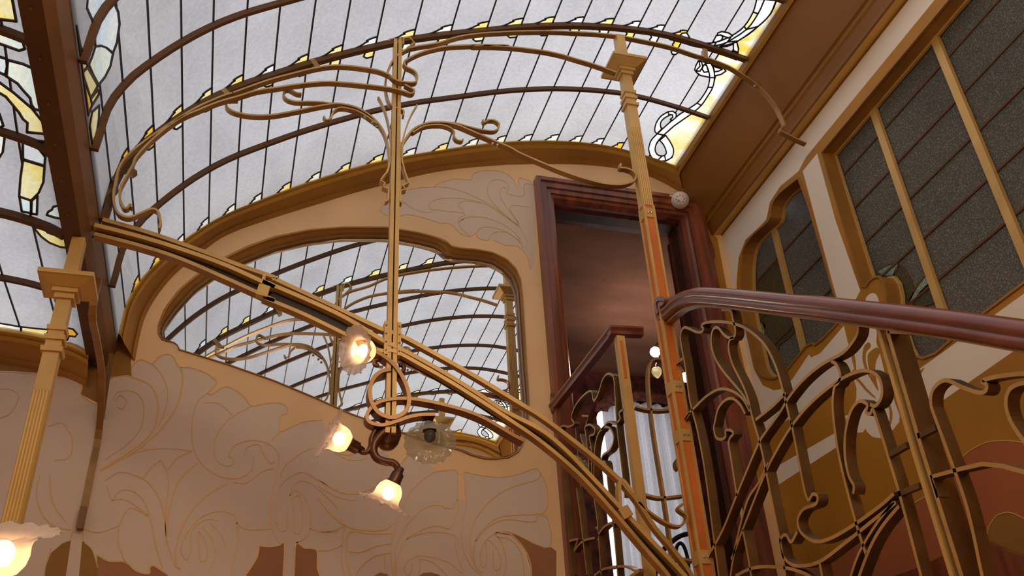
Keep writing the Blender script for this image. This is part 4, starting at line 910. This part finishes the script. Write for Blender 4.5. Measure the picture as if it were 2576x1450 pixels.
# orientation: N along x, b along T x N must point up
tt = (path[10]-path[9]).normalized().cross(Vector(NX)); sg = 1 if tt.z > 0 else -1
mb.sweep(path, NX, [(u*sc_, v*sc_*sg) for u, v in hp]); mb.build('handrail', 'mahogany_rail', bal, flat=False)
v0 = W3(U(0, XS-.004, *T(RZ, [(125,245)])[0]))
P = [W3(U(0, XS-.004, *p)) for p in T(RZ, [(100,330),(82,270),(80,225),(105,195),(140,195),(155,215),(140,240),(115,240)])]
mb = MB(); mb.sweep(smooth(P, 4), NX, rect(.05, .018)); mb.build('handrail_volute', 'mahogany_rail', bal)
mb = MB(); mb.sweep([p+Vector((0, 0, -.036)) for p in path], NX, rect(.030, .008)); mb.build('rail_plate', 'bronze_paint', bal)
FW = .033; FT = .010
def rb(r, pts, name='scroll', w=FW, t=FT, par=None, x=XS, n=4, m_='rail_bronze_shaded'):
    P = [W3(U(0, x, *p)) for p in (T(r, pts) if r else pts)]; o = bar(name, P, NX, w, t, m_, par or bal, w/2, False, n)
    return o
def deep(P, px, py): return P
rb(RL, [(690,240),(860,830),(1050,1450),(1080,1560)], 'post_bar', .034, .013, n=1, m_='gilt'); rb(RL, [(738,255),(905,830),(1100,1450),(1130,1560)], 'post_bar', .060, .013, n=1)
rb(RL, [(505,212),(690,236)], 'rail_clip', .03, .008, n=1); rb(RL, [(740,262),(880,268)], 'rail_clip', .03, .008, n=1)
rb(RL, [(1230,1560),(1200,1450),(1130,1130),(1045,880),(975,690),(950,610),(962,540),(1020,497),(1100,530),(1180,557),(1215,550),(1222,520),(1200,500),(1280,478),(1404,465),(1520,470),(1620,530)])
rb(RL, [(1470,880),(1404,795),(1340,700),(1315,610),(1335,540),(1404,510),(1470,530)])
rb(RL, [(985,1068),(950,968),(1090,930),(1200,905),(1300,915),(1404,945),(1500,1000)], n=1)
for a in ([(745,860),(830,812)], [(885,770),(970,727)], [(790,1052),(890,1010)]): rb(RL, a, 'tie', .014, .014, n=1)
rb(RL, [(920,1520),(900,1440),(800,1060),(740,860),(690,700),(668,640),(655,660),(635,655),(640,615),(600,600),(560,650),(535,750),(532,860),(550,960),(575,1010),(572,1050)])
rb(RL, [(465,405),(490,420),(510,470),(500,510),(480,535),(473,640),(500,850),(550,1060),(600,1240),(635,1345)])
rb(RL, [(-20,1370),(60,1160),(140,960),(200,840),(270,725),(350,625),(450,535),(550,472),(630,450),(690,475),(712,530),(708,585),(680,622),(655,615)])
rb(None, [(1768,1420),(1815,1340),(1856,1239),(1905,1123)]+T(RL, [(150,745),(215,655),(260,580),(330,495),(420,420),(520,365),(570,310),(592,270),(596,232)]))
rb(None, [(1833,1480),(1845,1400),(1856,1347),(1880,1260)]+T(RL, [(110,1000),(160,900)]))
rb(RL, [(98,690),(180,625),(245,560)], n=1)
rb('' or None, T(RK, [(1135,1460),(1100,1200),(1058,880),(1015,640)])+T(RZ, [(345,1120),(305,820),(268,620),(260,520),(288,452),(340,462),(400,490),(450,492),(468,462),(450,432),(490,408),(580,397),(700,406),(820,442),(930,512),(1030,612),(1100,740),(1150,870),(1200,1050),(1262,1310)])+T(RL, [(270,700),(300,850),(335,1030),(355,1080),(375,1052),(398,1062),(390,1100),(330,1125),(302,1180),(320,1240),(380,1280),(450,1272),(560,1212),(700,1112),(770,1050)]))
rb(RZ, [(632,290),(715,298),(738,380),(758,460),(752,530),(700,545),(650,510),(610,460),(575,452),(545,500),(540,600),(575,730),(650,850),(750,970),(840,1080),(890,1190)])
rb(None, T(RZ, [(745,548),(712,560),(697,640),(735,790),(820,960),(875,1100),(905,1230),(930,1320)])+T(RL, [(130,850),(180,1100),(225,1320),(245,1480)]))
rb(RZ, [(285,1320),(330,1240),(390,1180),(500,1075),(620,1012),(740,1035),(830,1105),(890,1215)])
rb(None, T(RZ, [(850,1240),(800,1150),(730,1098),(660,1120),(600,1200),(572,1320)])+T(RK, [(1105,620),(1118,672),(1150,682),(1172,665),(1170,635),(1195,630),(1215,650),(1190,690),(1200,780),(1235,1000)]))
rb(RZ, [(200,930),(188,800),(280,735)], 'tie', .02, .012, n=1); rb(RZ, [(300,1420),(290,1310),(345,1230)], 'tie', .02, .012, n=1)
rb(RL, [(300,1235),(270,1285),(245,1250),(222,1265),(215,1300),(235,1360),(290,1400),(400,1385),(520,1300),(650,1195),(780,1092)])
rb(RL, [(585,1500),(620,1400),(665,1290),(720,1200),(795,1110)]); rb(RL, [(545,1500),(600,1340),(690,1190),(770,1090)], t=.008)
rb(RL, [(0,1450),(60,1420),(130,1405),(250,1412),(340,1440),(400,1480)]); rb(RL, [(410,1390),(430,1500)], n=1); rb(RL, [(35,1225),(60,1350),(85,1500)], n=1)
for r, p in ((RL,(250,552)),(RL,(695,650)),(RL,(1003,705)),(RL,(335,1232)),(RL,(575,1042)),(RL,(575,1075)),(RL,(233,1320)),(RZ,(315,710)),(RZ,(938,1195)),(RZ,(945,1238)),(RZ,(1232,1040)),(RL,(985,1015))):
    mb = MB(); q = U(0, XS+.006, *T(r, [p])[0]); ball(mb, W3(q), .006, 8); mb.build('rivet', 'screw', bal)
# stair flight carrying the balustrade (out of the frame from here)
st = thing('staircase', 'wooden stair flight rising along the painted wall under the balustrade', 'stairs', W3((.52, .1, ZF)))
n_ = 17; y0_, y1_ = .02, .745; z0_ = 0.0; z1_ = LAND*S+CZ
for i in range(n_):
    ya = (y0_+(y1_-y0_)*i/n_)*S; yb = (y0_+(y1_-y0_)*(i+1)/n_)*S; zt_ = z1_*(i+1)/n_*0.93 if i < n_-1 else z1_*.94
    mb = MB(); mb.box((.4035*S, ya-.02, zt_-.035), (.636*S, yb, zt_)); mb.build('tread', 'mahogany', st)
    mb = MB(); mb.box((.4045*S, ya, max(.002, zt_-z1_/n_)), (.634*S, ya+.02, zt_-.035)); mb.build('riser', 'floor_wood', st)
mb = MB(); mb.box((.357*S, .775*S, z1_-.14), (.638*S, .984*S, z1_)); 
tag(mb.build('floor_landing', 'floor_wood'), kind='structure')

# ================================================================= LANDING BALUSTRADE
XD = .3575; lb = thing('landing_balustrade', 'bronze balustrade with angular dark handrail in front of the doorway', 'balustrade', W3((XD, .88, LAND)))
hp2 = [(-1, .1), (-.9, .5), (-.5, .7), (0, .85), (.5, .7), (.9, .5), (1, .1), (.7, -.35), (.6, -.9), (-.6, -.9), (-.7, -.35)]
def rail2(P, nrm):
    b = MB(); q = 1 if (P[1]-P[0]).cross(Vector(nrm)).z > 0 else -1
    b.sweep(P, nrm, [(u*.026, v*.026*q) for u, v in hp2]); b.build('handrail', 'mahogany_rail', lb)
rail2([W3((.3575, .984, .4885)), W3((.3575, .780, .4815))], (1, 0, 0)); rail2([W3((.352, .783, .4815)), W3((.389, .783, .4835))], (0, 1, 0))
mb = MB(); mb.box((.354*S, .974*S, .480*S+CZ), (.362*S, .9848*S, .500*S+CZ)); ball(mb, W3((.358, .979, .502)), .022, 10); mb.build('wall_block', 'mahogany_rail', lb)
mb = MB(); mb.box((.3585*S, .7795*S, LAND*S+CZ), (.3675*S, .7875*S, .4745*S+CZ)); mb.build('newel', 'gilt', lb)
mb = MB(); mb.box((.3612*S, .7788*S, .425*S+CZ), (.3642*S, .7796*S, .468*S+CZ)); mb.build('inlay', 'column_red', lb)
def ls(r, pts, w=.028, t=.009, n=4): return rb(r, pts, 'scroll', w, t, lb, XD, n)
ls(RK, [(300,1450),(270,1100),(248,800),(236,650),(255,607),(290,612),(322,592),(305,560),(330,490),(380,430),(418,412),(430,465),(455,430),(480,350),(508,315),(540,330),(550,420),(562,620),(590,860),(605,1010)])
ls(RX, [(150,530),(200,478),(255,500),(295,580),(318,680)]); ls(RX, [(330,760),(322,500),(300,300),(295,240),(335,222),(372,255),(366,300),(330,320),(345,420),(350,620)]); ls(RX, [(270,150),(322,152),(300,230)], n=1)
ls(RX, [(255,300),(275,370),(320,480)]); ls(RX, [(365,640),(372,430),(400,300),(450,243),(500,255),(527,330),(500,420),(440,470),(428,520),(462,535),(480,700),(530,1100),(560,1450)])
ls(RX, [(425,270),(480,200),(535,215),(578,175),(570,130),(598,100)]); ls(RX, [(85,310),(130,800),(185,1440)], n=1); ls(RX, [(225,735),(260,1000),(310,1440)], n=1); ls(RX, [(350,690),(380,900),(395,1010),(425,1440)], n=1)
ls(RX, [(400,1120),(440,1060),(490,1025),(545,1010)]); ls(RX, [(118,1260),(120,1230),(165,1170),(232,1152),(225,1190),(205,1252),(240,1200),(290,1160),(375,1140)]); ls(RX, [(370,1445),(430,1400),(500,1380),(610,1372),(690,1405),(720,1450)])
def lf(r, pts, n=4): return bar('scroll', on(1, .783, r, pts), NY, .028, .009, 'bronze_paint', lb, 0, False, n)
lf(RK, [(812,243),(775,238),(742,268),(735,380),(760,620),(820,1000),(855,1240),(880,1450)]); lf(RK, [(665,505),(720,520),(800,526),(860,520)]); lf(RK, [(715,998),(800,1016),(930,1004)]); lf(RK, [(800,1342),(880,1350),(985,1370)])
lf(RK, [(905,790),(890,815),(892,840),(905,858)])
bar('bottom_rail', [W3((XD, .785, LAND+.012)), W3((XD, .983, LAND+.012))], NX, .03, .012, 'bronze_paint', lb, 0, False, 1)
for r, p in ((RX,(265,500)),(RX,(295,525)),(RX,(345,545)),(RX,(343,410)),(RX,(395,1062)),(RX,(410,1155))):
    mb = MB(); ball(mb, W3(U(0, XD+.003, *T(r, [p])[0])), .008, 8); mb.build('rivet', 'screw', lb)

# ================================================================= DOORWAY AND THE ROOM BEYOND
dr = MB(); Z = lambda z: z*S+CZ
dprof = [(0, 1.035), (0, .990), (.004, .983), (.0075, .9815), (.0085, .9785), (.014, .9775), (.0155, .9745), (.023, .974), (.0245, .971), (.0305, .971), (.0305, .9852)]
def ring(o, y): return [W3((DL-o, y, LAND)), W3((DL-o, y, DT+o)), W3((DR_+o, y, DT+o)), W3((DR_+o, y, LAND))]
for i in range(len(dprof)-1):
    a = ring(*dprof[i]); b_ = ring(*dprof[i+1]); dr.add(a+b_, [(0, 1, 5, 4), (1, 2, 6, 5), (2, 3, 7, 6)])
door = tag(dr.build('door_1', 'mahogany'), kind='structure')
mb = MB()
for o_, y in ((0, .996), (0, 1.012)):
    pass
mb.box((DL*S, 1.0*S, Z(LAND)), ((DL+.004)*S, 1.02*S, Z(DT))); mb.box(((DR_-.004)*S, 1.0*S, Z(LAND)), (DR_*S, 1.02*S, Z(DT))); mb.box((DL*S, 1.0*S, Z(DT-.004)), (DR_*S, 1.02*S, Z(DT))); mb.build('door_stop', 'dark_wood', door)
mb = MB(); mb.box(((DR_+.002)*S, 1.0365*S, Z(LAND+.003)), ((DR_+.195)*S, 1.0455*S, Z(DT-.008))); mb.build('door_leaf', 'dark_wood', door)
RCZ = .858
mb = MB(); mb.add([W3((x, y, RCZ)) for x, y in ((.30, 1.03), (1.2, 1.03), (1.2, 1.58), (.30, 1.58))], [(0, 1, 2, 3)]); tag(mb.build('ceiling_room', 'room_ceiling'), kind='structure')
YRW = 1.56; win_c, win_hw = pt(1612, 1015, YRW)[0], .098; wz = pt(1600, 1018, YRW)[1]; spz = wz-.035
arch_w = [(win_c-win_hw, LAND+.05), (win_c+win_hw, LAND+.05)]+[(win_c+win_hw*math.cos(t), spz+(wz-spz)*math.sin(t)) for t in np.linspace(0, math.pi, 13)]
rw_ = painted_wall('wall_room', [('wallpaper', [(.30, LAND-.02), (1.2, LAND-.02), (1.2, RCZ), (.30, RCZ)])], lambda a, b: W3((a, YRW, b)), None, [arch_w]); rw_['kind'] = 'structure'
mb = MB()
for x in (.30, 1.2): mb.add([W3((x, 1.03, LAND-.02)), W3((x, YRW, LAND-.02)), W3((x, YRW, RCZ)), W3((x, 1.03, RCZ))], [(0, 1, 2, 3)])
mb.add([W3((.30, 1.034, LAND-.02)), W3((DL, 1.034, LAND-.02)), W3((DL, 1.034, RCZ)), W3((.30, 1.034, RCZ))], [(0, 1, 2, 3)]); mb.add([W3((DR_, 1.034, LAND-.02)), W3((1.2, 1.034, LAND-.02)), W3((1.2, 1.034, RCZ)), W3((DR_, 1.034, RCZ))], [(0, 1, 2, 3)])
mb.add([W3((DL, 1.034, DT)), W3((DR_, 1.034, DT)), W3((DR_, 1.034, RCZ)), W3((DL, 1.034, RCZ))], [(0, 1, 2, 3)])
tag(mb.build('wall_room_side', 'wallpaper'), kind='structure')
mb = MB(); mb.box((.30*S, .986*S, Z(LAND)-.1), (1.2*S, 1.58*S, Z(LAND))); tag(mb.build('floor_room', 'floor_wood'), kind='structure')
# white curtain hanging in pleats
cur = thing('curtain', 'white pleated curtain drawn across the bright arched window beyond the door', 'curtain', W3((win_c, YRW-.02, LAND)))
mb = MB(); n = 130; V = []; F = []
for i in range(n+1):
    u = i/n; x = win_c-win_hw*.93+2*win_hw*.93*u; t_ = max(-1, min(1, (x-win_c)/win_hw)); zt_ = spz+(wz-spz)*math.sqrt(1-t_*t_)-.004
    for j, z in enumerate((LAND+.02, .45, zt_)):
        V.append(W3((x, YRW-.016+.005*math.sin(u*46+.8*math.sin(u*9))+.002*math.sin(u*97), z)))
for i in range(n):
    for j in range(2): F.append((i*3+j, i*3+3+j, i*3+4+j, i*3+1+j))
mb.add(V, F); mb.build('cloth', 'curtain_cloth', cur, flat=False)
lam = thing('lambrequin', 'purple-brown damask drape arching over the white curtain', 'drape', W3((win_c, YRW-.03, wz)))
mb = MB(); V = []; n = 26
for i in range(n+1):
    t = math.pi*i/n
    for k_, dy in ((1.12, 0), (1.0, -.006), (.86, -.004)): V.append(W3((win_c+win_hw*k_*math.cos(t), YRW-.024+dy, spz+(wz-spz+.012)*(k_+(.0 if k_ > .9 else -.25))*math.sin(t))))
mb.add(V, [(i*3+j, i*3+3+j, i*3+4+j, i*3+1+j) for i in range(n) for j in range(2)]); mb.build('drape_cloth', 'drape', lam)
# lit room lamp with bulbs
rl = thing('ceiling_lamp', 'lit glass bulbs of a ceiling lamp in the room beyond the door', 'lamp', W3((.665, 1.28, RCZ-.002)))
def bulb(mb_parent, c, r, m_='bulb_lit', name='bulb'): b = MB(); ball(b, c, r, 14); return b.build(name, m_, mb_parent, flat=False)
pb1 = W3(U(1, 1.28, 1648, 886)); pb2 = W3(U(1, 1.28, 1724, 950)); pb3 = W3(U(1, 1.28, 1652, 935))
bulb(rl, pb1, .036); bulb(rl, pb2, .034)
mb = MB(); lathe(mb, pb3, (0, 0, -1), [(.004, -.03), (.03, -.02), (.036, 0), (.028, .025), (.012, .045), (.001, .055)], 14); mb.build('bulb', 'shade_clear', rl, flat=False)
mb = MB(); cpt = (pb1+pb2)/2+Vector((0, 0, .16)); tube(mb, [Vector((cpt.x, cpt.y, RCZ*S+CZ)), cpt], .008)
for p in (pb1, pb2, pb3): tube(mb, smooth([cpt, (cpt+p)/2+Vector((0, 0, .05)), p+Vector((0, 0, .034))], 4), .007)
mb.build('lamp_arm', 'lamp_bronze', rl)
L = bpy.data.lights.new('room_lamp_light', 'POINT'); L.energy = 6; L.color = (1, .70, .52); L.shadow_soft_size = .06; lo_ = bpy.data.objects.new('room_lamp_light', L); COL.objects.link(lo_); lo_.location = (cpt.x-.1, cpt.y+.02, cpt.z-.10)
# bentwood chair
ch = thing('bentwood_chair', 'dark bentwood chair with looped back beyond the doorway', 'chair', W3((.555, 1.17, LAND)))
def cb(pts, r_=.011, y=1.17): mb = MB(); tube(mb, smooth([W3(U(1, y, *p)) for p in pts], 5), r_, 8); return mb
base = W3((0, 0, LAND)).z
cb(T(RX, [(860,1460),(880,1320),(930,1240),(1000,1170),(1080,1120),(1180,1110),(1290,1160),(1350,1260),(1370,1400)])+[(1806,1600)], .014).build('backrest', 'black_metal', ch)
cb(T(RX, [(1010,1480),(1030,1260),(1045,1200),(1075,1185),(1105,1230),(1130,1330),(1140,1480)]), .010).build('back_loop', 'black_metal', ch)
cc = W3(U(1, 1.17, 1735, 1450)); mb = MB(); lathe(mb, (cc.x, cc.y+.2, base+.45), (0, 0, 1), [(.001, 0), (.20, 0), (.21, .015), (.20, .03), (.001, .035)], 20); mb.build('seat', 'dark_wood', ch)
for i, j in ((-1, -1), (1, -1), (-1, 1), (1, 1)):
    mb = MB(); tube(mb, [Vector((cc.x+i*.15, cc.y+.2+j*.15, base+.45)), Vector((cc.x+i*.19, cc.y+.2+j*.19, base))], .013); mb.build('leg', 'black_metal', ch)
for i in (-1, 1):
    mb = MB(); tube(mb, [Vector((cc.x+i*.16, cc.y, cc.z)), Vector((cc.x+i*.16, cc.y+.03, base+.46))], .012); mb.build('back_post', 'black_metal', ch)

# smoke detector and its cable
sd = W3(U(1, .9655, 1711, 503)); sm_ = thing('smoke_detector', 'round white smoke detector above the door casing', 'smoke detector', sd)
ax = Vector((-.42, -.80, -.42)).normalized()
mb = MB(); lathe(mb, sd, ax, [(.001, -.05), (.040, -.05), (.042, -.035), (.050, -.035), (.052, -.012), (.048, .004), (.036, .016), (.034, .020), (.001, .022)], 24); mb.build('housing', 'plastic_white', sm_, flat=False)
X_ = ax.orthogonal().normalized(); Y_ = ax.cross(X_)
for k in range(8):
    a = k*math.pi/4; d_ = X_*math.cos(a)+Y_*math.sin(a); e_ = ax.cross(d_); mb = MB()
    c0 = sd+ax*.0195
    mb.add([c0+d_*.020-e_*.004+ax*.003, c0+d_*.020+e_*.004+ax*.003, c0+d_*.036+e_*.009-ax*.002, c0+d_*.036-e_*.009-ax*.002], [(0, 1, 2, 3)]); mb.build('vent', 'plastic_grey', sm_)
mb = MB(); c0 = sd+ax*.0235+X_*.012; mb.add([c0-X_*.003-Y_*.008, c0+X_*.003-Y_*.008, c0+X_*.003+Y_*.008, c0-X_*.003+Y_*.008], [(0, 1, 2, 3)]); mb.build('status_light', 'red_paint', sm_)
mb = MB(); mb.box((sd.x-.05, sd.y+.02, sd.z+.035), (sd.x+.03, YW*S-.001, sd.z+.045)); mb.build('mount', 'plastic_white', sm_)
mb = MB(); tube(mb, smooth([W3(U(1, .978, *p)) for p in [(1735,515),(1760,545),(1775,580),(1785,600),(1795,625),(1798,648)]], 4), .0035, 6)
tag(mb.build('alarm_cable', 'bronze_dark'), 'thin brown cable trailing from the smoke detector into the corner', 'cable')

# ================================================================= CHANDELIER
cd = thing('chandelier', 'bronze whiplash chandelier with frilled glass shades hanging on the post', 'chandelier', W3((xp, YI, .33)))
def camdir(dx, dy, dz): v = _R.T @ np.array([dx, dy, dz]); return Vector(v).normalized()
def cb2(pts, r=None, w=.040, t=.009, y=YI, m_='copper_bronze', name='ribbon', n=5, N=NY):
    P = [W3(U(1, y if not isinstance(y, (list, tuple)) else y[i], *p)) for i, p in enumerate(T(RCh, pts))]
    return bar(name, P, N, w, t, m_, cd, 0, False, n)
cb2([(425,215),(470,250),(530,285),(590,335),(640,400),(680,480),(700,560),(690,640),(640,690),(570,705),(490,670),(445,600),(432,520),(455,440),(510,390),(575,375)], w=.050, t=.014)
cb2([(1490,862),(1400,815),(1231,715),(1100,660),(980,625),(850,595),(720,575),(600,575),(490,600),(430,650),(412,700),(440,740),(520,755),(620,728),(700,700),(780,685),(880,682)], w=.045, t=.012)
# lower stem and cup
mb = MB(); P = [W3(U(1, YI, *p)) for p in T(RCh, [(610,755),(540,785),(480,850),(462,910),(485,965),(540,990),(600,1000),(630,1035),(622,1085)])]; tube(mb, smooth(P, 5), [.017-.006*i/41 for i in range(41)], 10); mb.build('stem', 'lamp_bronze', cd, flat=False)
mb = MB(); P = [W3(U(1, YI, *p)) for p in T(RCh, [(480,765),(450,830),(445,880),(420,925),(375,925)])]; tube(mb, smooth(P, 5), .009, 8); mb.build('stem', 'lamp_bronze', cd, flat=False)
mb = MB(); P = [W3(U(1, YI, *p)) for p in T(RCh, [(500,330),(475,325),(470,300),(490,290),(530,260),(510,225),(450,225)])]; tube(mb, smooth(P, 5), .008, 8); mb.build('stem', 'lamp_bronze', cd, flat=False)
mb = MB(); P = [W3(U(1, YI, *p)) for p in T(RCh, [(640,330),(660,325),(672,345),(668,370),(650,372)])]; tube(mb, smooth(P, 5), .008, 8); mb.build('stem', 'lamp_bronze', cd, flat=False)
cpos = W3(U(1, YI+.01, *T(RCh, [(560,845)])[0])); mb = MB(); lathe(mb, cpos, (0, 0, -1), [(.001, -.05), (.045, -.045), (.048, -.02), (.036, .015), (.022, .03), (.001, .035)], 16); mb.build('cup', 'lamp_bronze', cd, flat=False)
def lamp(par, neck, axis, lit=True, sc_=1.0, nr=16, mshade=None):
    A = axis.normalized(); k = 54
    prof = [(.018, 0), (.029, .006), (.040, .020), (.045, .037), (.045, .053), (.048, .063), (.058, .071), (.074, .077), (.088, .080)]
    prof = [(r*sc_, h*sc_) for r, h in prof]
    def ruf(i, an):
        f = (max(0, i-4)/4)**1.5; return (f*.0022*sc_*math.cos(nr*an), f*.0026*sc_*math.sin(nr*an))
    mb = MB(); lathe(mb, neck, A, prof, k*2, 0, ruf); o = mb.build('shade', mshade or ('shade_lit' if lit else 'shade_clear'), par, flat=False)
    mb = MB(); lathe(mb, neck, A, [(.001, -.055*sc_), (.012*sc_, -.052*sc_), (.014*sc_, -.036*sc_), (.021*sc_, -.030*sc_), (.022*sc_, -.004*sc_), (.025*sc_, 0), (.022*sc_, .006*sc_), (.001, .008*sc_)], 16); mb.build('lamp_holder', 'lamp_bronze', par, flat=False)
    c = Vector(neck)+A*.040*sc_; b = MB(); ball(b, c, .021*sc_, 14, 0, (1, 1, 1.15)); b.build('bulb', 'bulb_lit' if lit else 'bulb_off', par, flat=False)
    for q in range(nr//2):
        an = 4*math.pi*q/nr; X = A.orthogonal().normalized(); Y = A.cross(X); p = Vector(neck)+A*.080*sc_+(X*math.cos(an)+Y*math.sin(an))*.090*sc_
        b = MB(); ball(b, p, .0035*sc_, 6); b.build('bead', 'shade_clear', o, flat=False)
chp = lambda x, y, yy=YI: W3(U(1, yy, *T(RCh, [(x, y)])[0]))
lamp(cd, chp(455, 232), camdir(-.66, -.12, -.74))
lamp(cd, chp(300, 870), camdir(-.86, -.50, -.22))
lamp(cd, chp(605, 1130), camdir(-.42, .86, -.30))
lamp(cd, chp(850, 770, YI+.006), camdir(.10, .42, -.90), False)
# standing newel lamp close to the camera, lower left
nl_top = W3(U(1, .46, 12, 1452)); nl = thing('newel_lamp', 'lit lamp with frilled shade close by at the lower left edge', 'lamp', (nl_top.x, nl_top.y, 0))
lamp(nl, nl_top+Vector((-.01, 0, .0)), camdir(.10, -1.0, .12), True, 1.0)
mb = MB(); tube(mb, [Vector((nl_top.x-.01, nl_top.y, .002)), Vector((nl_top.x-.01, nl_top.y, nl_top.z-.06))], .016, 10); mb.build('stem', 'lamp_bronze', nl)
mb = MB(); lathe(mb, (nl_top.x-.01, nl_top.y, .001), (0, 0, 1), [(.001, 0), (.12, 0), (.12, .02), (.03, .05), (.001, .06)], 20); mb.build('base', 'lamp_bronze', nl)
# warm light of the lit bulbs
for p in (chp(400, 190), chp(215, 800), chp(560, 1220), nl_top+Vector((0, 0, .2))):
    pass
sc.cycles.use_denoising = True
sc.cycles.max_bounces = 10; sc.cycles.transparent_max_bounces = 12
